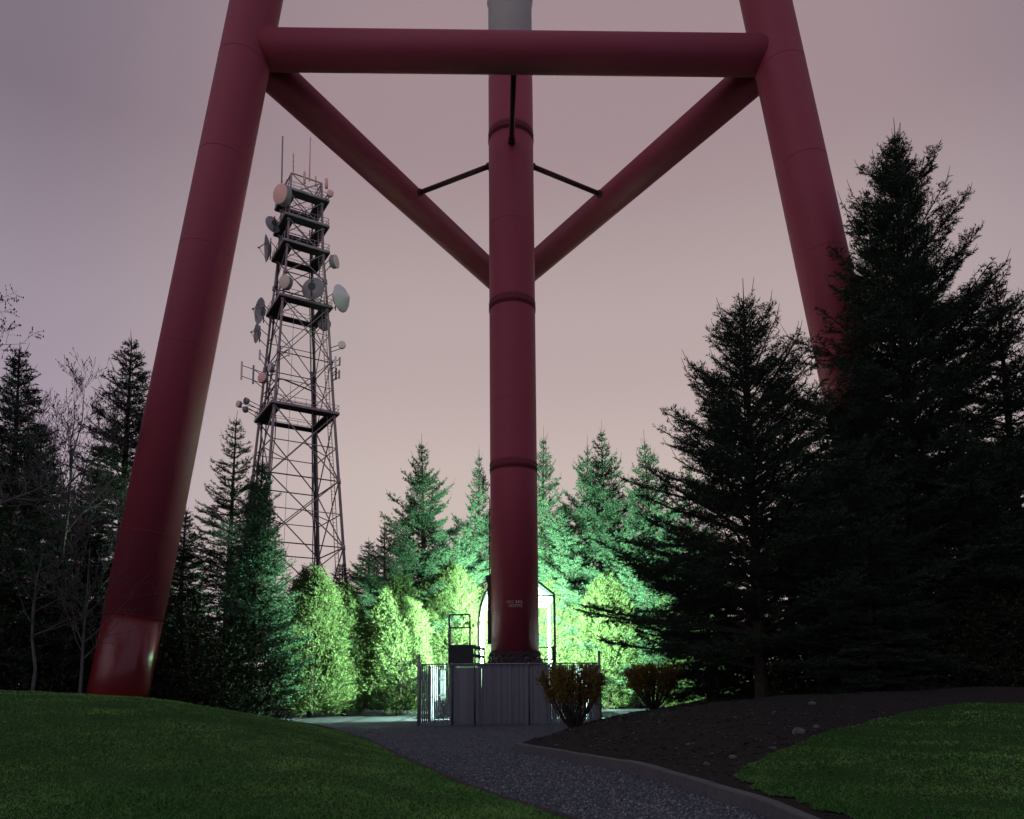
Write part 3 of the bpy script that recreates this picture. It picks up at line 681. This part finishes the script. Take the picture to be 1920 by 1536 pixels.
def panel(u, v0, v1, Y, sup, m='radome3', wpx=3.2):
    a, b_ = mp(u, v0, Y), mp(u, v1, Y); wd = wpx*Y/F_PX
    o = one('panel_antenna', M[m], mast, 'box', (a+b_)/2, (wd, wd*.6, (a-b_).length))
    for t in (.2, .8):
        p = a.lerp(b_, t); q = mc(sup, p.z); one('panel_arm', M['steel2'], o, 'bar', p+Vector((0, wd*.2, 0)), q, .07)
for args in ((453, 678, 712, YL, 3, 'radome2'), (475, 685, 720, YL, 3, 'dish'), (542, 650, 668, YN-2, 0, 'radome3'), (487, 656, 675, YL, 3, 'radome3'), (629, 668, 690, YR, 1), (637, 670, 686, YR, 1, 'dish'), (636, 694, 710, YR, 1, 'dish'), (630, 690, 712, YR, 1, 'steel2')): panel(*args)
def whip(u, v0, v1, Y, r, m): one('whip_antenna', M[m], mast, 'tube', [mp(u, v1, Y), mp(u+(2 if v1-v0 > 50 else 0), v0, Y)], r, 6)
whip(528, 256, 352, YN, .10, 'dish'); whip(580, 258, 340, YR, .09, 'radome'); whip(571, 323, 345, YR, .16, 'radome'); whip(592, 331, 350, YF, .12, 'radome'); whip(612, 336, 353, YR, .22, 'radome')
whip(550, 288, 322, YN+1, .06, 'steel')
for v in (294, 303, 312): one('spike_rung', M['steel'], mast, 'bar', mp(548.5, v, YN+1), mp(551.5, v, YN+1), .05)
for i in range(4):                                               # open frame on top
    one('top_rail', M['steel'], mast, 'bar', mc(i, ZTOP), mc(i+1, ZTOP), .13)

# ------------------------------------------------------------------ vegetation
def unit(a): return a/np.maximum(np.linalg.norm(a, axis=-1, keepdims=True), 1e-9)
def twigs_to_blades(P0, D, L, rng, dens, nl, nw, cone, flat=0.):
    """needle blades all along every twig; returns vertices"""
    k = np.maximum(2, (L*dens).astype(int)); idx = np.repeat(np.arange(len(L)), k); n = len(idx)
    t = rng.random(n); d = D[idx]; p = P0[idx]+d*(L[idx]*t)[:, None]
    r = rng.normal(size=(n, 3)); r[:, 2] *= (1-flat); r = unit(r-d*(r*d).sum(1, keepdims=True))
    a = rng.normal(cone, .16, n); dirn = unit(d*np.cos(a)[:, None]+r*np.sin(a)[:, None])
    wv = unit(np.cross(dirn, rng.normal(size=(n, 3)))); s = nl*rng.uniform(.65, 1.25, n); w_ = nw*rng.uniform(.7, 1.2, n)
    return np.stack([p-wv*w_[:, None]*.5, p+wv*w_[:, None]*.5, p+dirn*s[:, None]], 1).reshape(-1, 3)
def conifer_mesh(seed, H, R, start=.05, gap=.36, nb=6, dens=46, nl=.10, nw=.022, step=.12, twl=.5, sub=True, power=.85, lift=48, low=-12, wild=.2, twin=None, clear=0, barkmat='bark', leafmat='spruce', twig_sub=.10, leader=.5, point=99., sag=.20):
    rng = np.random.default_rng(seed); TP, TD, TL = [], [], []
    wood = MB(); bend = rng.normal(0, .012, 2)*H
    axis = lambda z: np.array([bend[0]*(z/H)**2, bend[1]*(z/H)**2, z])
    wood.tube([axis(z) for z in np.linspace(-.2, H, 12)], [max(.02, H*.0165*(1-z/H)**.9+.012) for z in np.linspace(0, H, 12)], 8)
    z = H*start+.3
    while z < H-.15:
        zf = z/H; m = nb if zf < .7 else max(4, nb-2)
        a0 = rng.uniform(0, 6.28)
        for q in range(m):
            if zf < clear and rng.random() < .6: continue
            a = a0+6.283*q/m+rng.normal(0, .3); f = min((1-zf)**power, point*(1-zf))
            if zf < start+.12: f *= .65+.35*(zf-start)/.12
            Lb = max(.12, R*f*rng.normal(1, wild*.75))
            Lb *= 1+.24*math.sin(2*a+seed+zf*3)+.18*math.sin(3*a-seed*2+zf*13)
            if rng.random() < .12: Lb *= 1.25
            Lb = max(.12, min(Lb, R*f*1.22))
            el = math.radians(low+(lift-low)*zf**1.25+rng.normal(0, 7)); out = np.array([math.cos(a), math.sin(a), 0]); side_ = np.array([-math.sin(a), math.cos(a), 0])
            ts = np.linspace(0, 1, 7); droop = sag*(1-zf)+.02; bw = rng.normal(0, .10)
            curve = lambda t: (axis(z)[None]+Lb*(np.outer(t*math.cos(el), out)+np.outer(bw*t*t, side_)+np.outer(math.sin(el)*t-droop*t*t*1.3+droop*1.25*t**3.2, [0, 0, 1])))
            pts = curve(ts); wood.tube(pts, [max(.006, .016*Lb*(1-t*.85)**1.1+.004) for t in ts], 3, False)
            nt_ = max(3, int(Lb/step)); t = np.sort(rng.uniform(.10 if Lb < 1.5 else .2, 1., nt_)); t[-1] = 1
            p = curve(t); tan = unit(curve(np.minimum(t+.03, 1.03))-p)
            sd = np.where(np.arange(nt_) % 2 == 0, 1., -1.)*rng.uniform(.75, 1.25, nt_); sd[-1] = 0
            dv = unit(tan*rng.uniform(.7, 1.0, nt_)[:, None]+side_[None]*sd[:, None]+np.array([0, 0, 1.])[None]*rng.normal(.02+.22*zf, .24, nt_)[:, None])
            ln = np.clip((Lb*(1-t)*.55+.16)*rng.uniform(.6, 1.2, nt_), .10, twl+.12*Lb)
            TP.append(p); TD.append(dv); TL.append(ln)
            TP.append(pts[2:-1]); TD.append(unit(np.diff(pts[2:], axis=0))); TL.append(np.full(4, Lb/6.))
            if zf > .45 and rng.random() < leader*.7:                # bare new shoots at the tips
                e = pts[-1]; dr = unit(tan[-1]+np.array([0, 0, .9])); lsh = rng.uniform(.15, .42)*(.6+.5*(H/14))
                wood.tube([e, e+dr*lsh*.6+[0, 0, .02], e+dr*lsh+[0, 0, .06]], [.011, .009, .006], 3, False)
        z += gap*rng.uniform(.75, 1.25)*(.8+.2*(1-zf))
    top = axis(H); wood.tube([top-[0, 0, .5], top, top+[rng.normal(0, .04), 0, leader]], [.03, .016, .008], 4, False)
    for q in range(4):
        a = rng.uniform(0, 6.28); dr = np.array([math.cos(a)*.55, math.sin(a)*.55, .8]); s0 = top-[0, 0, rng.uniform(0, .3)]
        wood.tube([s0, s0+dr*rng.uniform(.25, .5)*max(.5, leader*1.6)], [.012, .006], 3, False)
    TP, TD, TL = np.concatenate(TP), np.concatenate(TD), np.concatenate(TL)
    if sub:
        k = np.minimum(9, (TL/twig_sub).astype(int)); idx = np.repeat(np.arange(len(TL)), k); n = len(idx)
        t = rng.uniform(.15, .95, n); d = TD[idx]; sd = unit(np.cross(d, [0, 0, 1.]))*np.where(rng.random(n) < .5, -1, 1)[:, None]
        sp_ = TP[idx]+d*(TL[idx]*t)[:, None]; dv = unit(d*.8+sd*rng.uniform(.6, 1.1, n)[:, None]+rng.normal(0, .18, (n, 3))); l = (TL[idx]*(1-t)*.55+.07)*rng.uniform(.7, 1.2, n)
        TP, TD, TL = np.concatenate([TP, sp_]), np.concatenate([TD, dv]), np.concatenate([TL, l])
    V = twigs_to_blades(TP, TD, TL, rng, dens, nl, nw, .75)
    crown = mesh_np('crown', V, np.arange(len(V)).reshape(-1, 3), M[leafmat])
    wm = bpy.data.meshes.new('trunk'); wm.from_pydata(wood.v, [], wood.f); wm.materials.append(M[barkmat]); wm.update()
    return wm, crown, H
def cedar_mesh(seed, H, R, n=6000):
    rng = np.random.default_rng(seed); h = rng.random(n)**.9; a = rng.uniform(0, 6.283, n)
    prof = np.minimum(1, .55+h*2.2)*np.maximum(0, 1-h**2.7)**.66
    lmp = 1+.16*np.sin(a*2+h*7+seed)+.13*np.sin(a*4-h*13+2*seed)+.08*np.sin(a*9+h*31)
    r = R*prof*lmp*np.sqrt(rng.uniform(.45, 1.05, n)); o = np.stack([np.cos(a), np.sin(a), 0*a], 1)
    P0 = o*r[:, None]; P0[:, 2] = h*H*(.95+.06*np.sin(a*3+seed))+.05
    D = unit(o*rng.uniform(.35, .9, n)[:, None]*(1-.55*h)[:, None]+np.array([0, 0, 1.])*rng.uniform(.35, 1.0, n)[:, None]+rng.normal(0, .22, (n, 3))); L = rng.uniform(.16, .46, n)*(H/6)**.4
    tops = rng.random(n) < .02; L[tops] *= 1.5
    k = 2; idx = np.repeat(np.arange(n), k); d = D[idx]; sd = unit(np.cross(d, rng.normal(size=(n*k, 3)))); t = rng.uniform(.2, .8, n*k)
    P1 = P0[idx]+d*(L[idx]*t)[:, None]; D1 = unit(d+sd*.75); L1 = L[idx]*.5
    P0, D, L = np.concatenate([P0, P1]), np.concatenate([D, D1]), np.concatenate([L, L1])
    V = twigs_to_blades(P0, D, L, rng, 26, .13, .026, .42)
    crown = mesh_np('crown', V, np.arange(len(V)).reshape(-1, 3), M['cedar'])
    wood = MB()
    for q in range(5): b_ = rng.normal(0, .06*R, 2); wood.tube([(b_[0], b_[1], -.1), (b_[0]*2, b_[1]*2, H*.4), (b_[0]*2.4, b_[1]*2.4, H*.85)], [.07, .05, .015], 6)
    wm = bpy.data.meshes.new('trunk'); wm.from_pydata(wood.v, [], wood.f); wm.materials.append(M['bark']); wm.update()
    return wm, crown, H
def plant(name, ms, x, y, z, label, cat, group=None, H=None, wide=1., rz=0., crown='crown', trunk='trunk'):
    """one tree: an empty with a trunk and a crown; the meshes may be shared"""
    k = (H or ms[2])/ms[2]; o = thing(name, (x, y, z), label, cat, group, rz); o.scale = (k*wide, k*wide, k)
    link(trunk, ms[0], o); c_ = link(crown, ms[1], o)
    if crown in ('buds', 'crown', 'foliage'): c_['kind'] = 'stuff'
    return o
def tip(u, v, Y, z0=0.):
    p = at(u, v, Y); return p[0], p[2]-z0

# -- right foreground spruces
G_R = 'dark spruces right of the drive'
Y0 = 21.; p = at(1428, 1290, Y0); zb0 = float(z_right(p[0], Y0))-.05; Hh = tip(1400, 560, Y0, zb0)[1]
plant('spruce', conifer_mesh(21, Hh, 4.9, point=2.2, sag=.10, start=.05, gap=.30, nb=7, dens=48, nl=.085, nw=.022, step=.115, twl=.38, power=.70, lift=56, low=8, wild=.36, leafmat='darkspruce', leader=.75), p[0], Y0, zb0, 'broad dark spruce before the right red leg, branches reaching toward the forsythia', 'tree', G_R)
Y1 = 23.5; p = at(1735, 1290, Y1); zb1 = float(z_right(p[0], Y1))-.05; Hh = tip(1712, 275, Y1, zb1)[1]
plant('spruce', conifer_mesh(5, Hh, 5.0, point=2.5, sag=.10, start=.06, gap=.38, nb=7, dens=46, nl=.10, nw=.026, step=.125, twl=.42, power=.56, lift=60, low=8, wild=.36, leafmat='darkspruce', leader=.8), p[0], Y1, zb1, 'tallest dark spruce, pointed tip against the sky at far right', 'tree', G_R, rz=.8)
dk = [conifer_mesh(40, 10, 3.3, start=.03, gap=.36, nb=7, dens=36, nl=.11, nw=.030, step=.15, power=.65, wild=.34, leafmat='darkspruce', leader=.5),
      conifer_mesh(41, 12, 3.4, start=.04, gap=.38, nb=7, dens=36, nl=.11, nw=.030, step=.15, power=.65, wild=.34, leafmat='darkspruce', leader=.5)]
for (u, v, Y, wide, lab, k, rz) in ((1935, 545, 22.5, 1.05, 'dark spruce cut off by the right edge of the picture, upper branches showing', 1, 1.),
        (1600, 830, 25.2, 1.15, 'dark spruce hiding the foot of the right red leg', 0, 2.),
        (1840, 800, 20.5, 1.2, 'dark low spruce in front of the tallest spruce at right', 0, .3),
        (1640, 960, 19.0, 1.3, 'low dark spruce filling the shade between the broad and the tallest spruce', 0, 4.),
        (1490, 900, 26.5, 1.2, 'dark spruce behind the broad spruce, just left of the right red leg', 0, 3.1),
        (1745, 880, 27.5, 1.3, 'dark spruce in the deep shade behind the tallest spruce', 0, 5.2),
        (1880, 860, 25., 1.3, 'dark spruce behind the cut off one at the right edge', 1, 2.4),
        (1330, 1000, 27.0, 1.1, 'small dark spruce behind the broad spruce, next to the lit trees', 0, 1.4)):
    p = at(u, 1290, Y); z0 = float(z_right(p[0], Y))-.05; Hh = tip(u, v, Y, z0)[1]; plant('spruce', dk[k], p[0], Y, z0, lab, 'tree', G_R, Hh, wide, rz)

# -- spruces lit by the lamp behind the compound
lit = [conifer_mesh(60, 17, 6.4, start=.02, gap=.58, nb=6, dens=26, nl=.15, nw=.046, step=.17, twl=.6, power=.84, wild=.38, lift=58, low=8, leader=.9),
       conifer_mesh(61, 17, 5.2, start=.02, gap=.58, nb=6, dens=26, nl=.15, nw=.046, step=.17, twl=.6, power=.84, wild=.38, lift=58, low=8, leader=1.),
       conifer_mesh(62, 17, 5.8, start=.02, gap=.58, nb=6, dens=26, nl=.15, nw=.046, step=.17, twl=.6, power=.84, wild=.38, lift=58, low=8, leader=.8)]
G_L = 'spruces lit by the lamp'
for (u, v, Y, k, wide, rz, lab) in ((795, 838, 47, 0, 1.05, 0, 'broad lit green spruce left of the red column, highest tip left of it'),
        (897, 862, 50, 1, .9, 1., 'lit spruce partly hidden behind the left side of the red column'),
        (1018, 828, 50.5, 1, .95, 2., 'slender lit spruce just right of the red column'),
        (1104, 836, 49, 2, .9, 3., 'left one of the lit twin tips right of the red column'),
        (1137, 812, 51, 0, .95, 4., 'right and taller one of the lit twin tips right of the red column'),
        (1232, 826, 48, 2, 1.0, 5., 'lit spruce touching the dark spruce branches at right'),
        (720, 985, 46.5, 2, 1.25, .5, 'lower lit spruce left of the broad one, dark on its left flank'),
        (1300, 880, 49, 1, 1.0, 1.7, 'lit spruce glimpsed through the broad dark spruce'),
        (860, 985, 46.5, 2, 1.3, 2.5, 'low lit spruce behind the equipment stand'),
        (1062, 960, 47, 0, 1.2, .2, 'low bright spruce behind the entry shelter'),
        (1195, 950, 46, 1, 1.4, 3.3, 'low bright spruce beyond the right fence corner')):
    x, Hh = tip(u, v, Y); plant('spruce', lit[k], at(u, 1290, Y)[0], Y, 0, lab, 'tree', G_L, Hh, wide, rz)
# -- clipped cedars round the yard
ce = [cedar_mesh(1, 6.5, 1.5), cedar_mesh(2, 6.5, 1.6), cedar_mesh(3, 6.5, 1.45)]
G_C = 'cedars round the gravel yard'
for (u, v, Y, k, wide, rz, lab) in ((745, 1092, 37.5, 0, 1.05, 0, 'egg shaped bright cedar just left of the fence, standing alone'),
        (846, 1070, 44.5, 1, 1.25, 1, 'bright cedar behind the equipment stand left of the column'),
        (647, 1108, 37.5, 2, 1.05, 2, 'rightmost cedar of the lit hedge row beside the lawn mound'),
        (585, 1075, 36, 0, 1.1, 3, 'middle cedar of the lit hedge row beside the lawn mound'),
        (1140, 1092, 44.5, 1, 1.15, 4, 'bright cedar behind the right fence corner post'),
        (1250, 1130, 44, 2, 1.3, 5, 'lit cedar behind the second forsythia'),
        (1335, 1140, 43, 0, 1.3, 6, 'lit cedar showing under the branches of the broad dark spruce'),
        (935, 1100, 45, 2, 1.2, .7, 'bright cedar hidden behind the base of the red column'),
        (1042, 1100, 45.5, 0, 1.2, 1.9, 'bright cedar seen through the entry shelter')):
    x, Hh = tip(u, v, Y); plant('cedar', ce[k], at(u, 1290, Y)[0], Y, 0, lab, 'tree', G_C, Hh, wide, rz)

# -- left side
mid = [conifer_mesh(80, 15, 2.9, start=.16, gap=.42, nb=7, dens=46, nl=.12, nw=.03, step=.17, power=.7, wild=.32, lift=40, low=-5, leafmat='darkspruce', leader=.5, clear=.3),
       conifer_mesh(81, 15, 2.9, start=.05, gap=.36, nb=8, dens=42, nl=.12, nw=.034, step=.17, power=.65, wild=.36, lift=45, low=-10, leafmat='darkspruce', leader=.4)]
x, Hh = tip(455, 872, 31.); plant('cypress', conifer_mesh(90, Hh, 2.5, start=.01, gap=.26, nb=8, dens=40, nl=.10, nw=.028, step=.12, twl=.4, power=.62, wild=.16, lift=55, low=12, leader=.4), at(470, 1290, 31.)[0], 31., 0, 'dense tall conifer beside the mound, black to the left and green lit to the right', 'tree')
for (u, v, Y, k, wide, rz, lab) in ((420, 788, 40, 0, 1., 0, 'thin dark spruce with bare lower trunk between the red leg and the lattice mast'),
        (212, 640, 33.5, 1, 1.05, 1., 'ragged dark spruce left of the left red leg, leaning top'),
        (2, 660, 25, 1, 1.1, 2.2, 'dark spruce cut off by the left edge of the picture'),
        (55, 800, 31, 1, 1.2, 3., 'shorter dark spruce behind the bare trees at left'),
        (150, 900, 36, 1, 1.3, 4., 'low dark spruce behind the thin bare trunks'),
        (330, 960, 31.5, 1, 1.3, 5., 'low dark spruce just right of the left red leg'),
        (265, 1000, 33, 1, 1.4, .4, 'low dark spruce behind the left red leg'),
        (690, 1015, 62, 0, 1.6, 2.5, 'far dark spruce right of the lattice mast foot'),
        (640, 1060, 64, 1, 1.6, 3.5, 'far dark spruce before the lattice mast foot'),
        (560, 1080, 60, 1, 1.7, 1.5, 'far dark spruce hidden behind the lit cedar hedge')):
    x, Hh = tip(u, v, Y); z0 = 0.
    plant('spruce', mid[k], at(u, 1290, Y)[0], Y, z0, lab, 'tree', 'dark spruces on the left side', Hh, wide, rz)

# -- bare deciduous trees
def bare(seed, H, spread, levels=4, buds=.03, r0=.09, lean=(0, 0), up=.55):
    rng = np.random.default_rng(seed); wd = MB(); bd = []
    def grow(p, d, L, r, lvl):
        k = 5; pts = [p]; q = p.copy(); dd_ = d.copy()
        for i in range(k):
            dd_ = unit(dd_+rng.normal(0, .10, 3)+np.array([0, 0, .05*(lvl > 0)])); q = q+dd_*L/k; pts.append(q)
        wd.tube(pts, [max(.0035, r*(1-.72*i/k)) for i in range(k+1)], 5 if lvl < 2 else 3, False)
        if lvl >= levels:
            bd.append(pts[-1]); bd.extend([pts[i] for i in (2, 3, 4) if rng.random() < .55]); return
        nb_ = rng.integers(4, 7) if lvl else rng.integers(9, 13)
        for j in range(nb_):
            t = rng.uniform(.28, 1.) if lvl else rng.uniform(.22, .98); i = min(k-1, int(t*k)); b0 = pts[i]+(pts[i+1]-pts[i])*(t*k-i)
            sd = unit(np.cross(dd_, rng.normal(size=3))); nd = unit(dd_*up+sd*spread+np.array([0, 0, .25]))
            grow(b0, nd, L*rng.uniform(.32, .55)*(1.1-.45*t if lvl == 0 else 1), r*(1-.6*t)*.5+.002, lvl+1)
    grow(np.zeros(3), unit(np.array([lean[0], lean[1], 1.])), H, r0, 0)
    wm = bpy.data.meshes.new('trunk'); wm.from_pydata(wd.v, [], wd.f); wm.materials.append(M['greybark']); wm.update()
    B = np.array(bd); V = OCT[None]*np.array([.5, .5, 1.])*buds*rng.uniform(.6, 1.3, (len(B), 1, 1))+B[:, None]; T = (OCF[None]+6*np.arange(len(B))[:, None, None]).reshape(-1, 3)
    return wm, mesh_np('buds', V.reshape(-1, 3), T, M['greybark']), H
G_B = 'leafless trees left of the red leg'
for (u, v, Y, sd, sp_, lab, ln) in ((128, 690, 27.5, 3, .55, 'tall leafless tree with slim twin-like trunk before the ragged spruce', (0, 0)),
        (108, 735, 28.5, 7, .5, 'second slim leafless tree just left of the tall one', (-.04, 0)),
        (60, 850, 29, 9, .7, 'smaller leafless tree behind the left picture edge branches', (.05, 0))):
    x, Hh = tip(u, v, Y); plant('bare_tree', bare(sd, Hh*.74, sp_, r0=.12, lean=ln), at(u, 1290, Y)[0], Y, .1, lab, 'tree', G_B, crown='buds')
p = at(-75, 1290, 17.5); zz = float(z_left(p[0], 17.5)); Hh = at(-40, 560, 17.5)[2]-zz
plant('bare_tree', bare(15, Hh*.86, .95, r0=.13, lean=(.02, 0), up=.35, buds=.035), p[0], 17.5, zz-.1, 'leafless budding tree outside the left edge, its twigs reaching into the picture', 'tree', G_B, crown='buds')
p = at(150, 1290, 21.5); zz = float(z_left(p[0], 21.5)); Hh = 4.6
plant('bare_shrub', bare(19, Hh, .8, levels=3, r0=.05, up=.5, buds=.02), p[0], 21.5, zz-.1, 'bare straggling shrub with arching twigs in front of the left red leg', 'shrub', None, crown='buds')
p = at(60, 1290, 20.5); zz = float(z_left(p[0], 20.5))
plant('bare_shrub', bare(23, 4.2, .85, levels=3, r0=.05, up=.45, buds=.025), p[0], 20.5, zz-.1, 'bare shrub behind the crest of the left mound near the picture edge', 'shrub', None, crown='buds')

# -- dark broadleaf thicket behind the mound
def thicket_mesh(seed, H, R, n=2600, leaf='shrub', nl=.11, nw=.05):
    rng = np.random.default_rng(seed); u = rng.normal(size=(n, 3)); u = unit(u)*rng.random((n, 1))**.4; u[:, 2] = np.abs(u[:, 2])
    lm = 1+.25*np.sin(u[:, :1]*5+seed)*np.sin(u[:, 1:2]*6)
    P0 = u*np.array([R, R, H])*lm; D = unit(u+rng.normal(0, .5, (n, 3))+[0, 0, .4]); L = rng.uniform(.15, .4, n)
    V = twigs_to_blades(P0, D, L, rng, 22, nl, nw, .8)
    wd = MB()
    for k in range(14):
        a = rng.uniform(0, 6.28); d = np.array([math.cos(a), math.sin(a), 0])*R*rng.uniform(.2, .8)
        wd.tube([d*.1, d*.5+[0, 0, H*.45], d+[0, 0, H*rng.uniform(.6, .95)]], [.03, .02, .007], 4, False)
    wm = bpy.data.meshes.new('stems'); wm.from_pydata(wd.v, [], wd.f); wm.materials.append(M['bark']); wm.update()
    return wm, mesh_np('foliage', V, np.arange(len(V)).reshape(-1, 3), M[leaf]), H
th = [thicket_mesh(1, 3.6, 2.3), thicket_mesh(2, 3.2, 2.2)]
for (u, Y, k, H, lab) in ((30, 25.5, 0, 5.2, 'dark evergreen bush at the left picture edge behind the mound'), (130, 27, 1, 4.8, 'dark evergreen bush below the slim bare trunks'),
        (215, 28.5, 0, 4.6, 'dark evergreen bush touching the left side of the left red leg'), (345, 28.5, 1, 4.4, 'dark evergreen bush right of the left red leg'),
        (405, 28.5, 0, 3.8, 'dark evergreen bush between the red leg and the dense tall conifer'), (255, 30, 1, 5.0, 'dark evergreen bush hidden behind the left red leg')):
    plant('evergreen_bush', th[k], at(u, 1290, Y)[0], Y, 0, lab, 'bush', 'evergreen bushes behind the left mound', H, 1.1, u*.1, 'foliage', 'stems')
for (u, Y, k, H, lab) in ((1560, 20.5, 0, 2.3, 'dark bush under the broad dark spruce at right'), (1700, 21, 1, 2.6, 'dark bush under the tallest spruce'), (1860, 20, 0, 2.8, 'dark bush at the right picture edge under the spruces'), (1420, 24.5, 1, 2.2, 'dark bush behind the trunk of the broad dark spruce')):
    p = at(u, 1290, Y); plant('evergreen_bush', th[k], p[0], Y, float(z_right(p[0], Y))-.05, lab, 'bush', 'evergreen bushes under the right spruces', H, 1.3, u*.1, 'foliage', 'stems')

# -- forsythias
def forsythia_mesh(seed, H, R):
    rng = np.random.default_rng(seed); wd = MB(); TP, TD, TL = [], [], []
    for k in range(70):
        a = rng.uniform(0, 6.283); sp_ = R*math.sqrt(rng.uniform(.05, 1.)); o = np.array([math.cos(a), math.sin(a), 0]); hh = H*rng.uniform(.86, 1.)*(1-.16*(sp_/R)**2.5)
        ts = np.linspace(0, 1, 8); pts = np.outer(.06+ts**.75*(sp_-.06)+.03*np.sin(ts*9+k), o)+np.outer(ts*hh, [0, 0, 1]); wd.tube(pts, [.016*(1-.75*t)+.003 for t in ts], 4, False)
        for j in range(34):
            t = rng.uniform(.34 if rng.random() < .15 else .5, 1.); i = min(6, int(t*7)); b0 = pts[i]+(pts[i+1]-pts[i])*(t*7-i); d = unit(o*rng.uniform(-.2, .9)+rng.normal(0, .55, 3)+[0, 0, .45]); l = rng.uniform(.08, .26)
            wd.tube([b0, b0+d*l], [.005, .002], 3, False); TP.append(b0); TD.append(d); TL.append(l)
    V = twigs_to_blades(np.array(TP), np.array(TD), np.array(TL), rng, 60, .06, .028, .8)
    V[:, 2] = np.minimum(V[:, 2], H*1.02+rng.normal(0, .02, len(V)))
    wm = bpy.data.meshes.new('stems'); wm.from_pydata(wd.v, [], wd.f); wm.materials.append(M['bark']); wm.update()
    return wm, mesh_np('foliage', V, np.arange(len(V)).reshape(-1, 3), M['forsythia']), H
p = gr(1075, 1368, .12); zz = float(z_right(p[0], p[1])); Hh = at(1075, 1241, p[1])[2]-zz
plant('forsythia', forsythia_mesh(4, Hh, 1.02), p[0], p[1], zz-.03, 'vase shaped clipped forsythia standing before the right end of the fence', 'shrub', None, None, 1., 0, 'foliage', 'stems')
Yf = 25.5; p = at(1225, 1328, Yf); zz = float(z_right(p[0], Yf)); Hh = at(1225, 1243, Yf)[2]-zz
plant('forsythia', forsythia_mesh(9, Hh, .98), p[0], Yf, zz-.03, 'smaller darker forsythia on the bed right of the fence', 'shrub', None, None, 1., 0, 'foliage', 'stems')
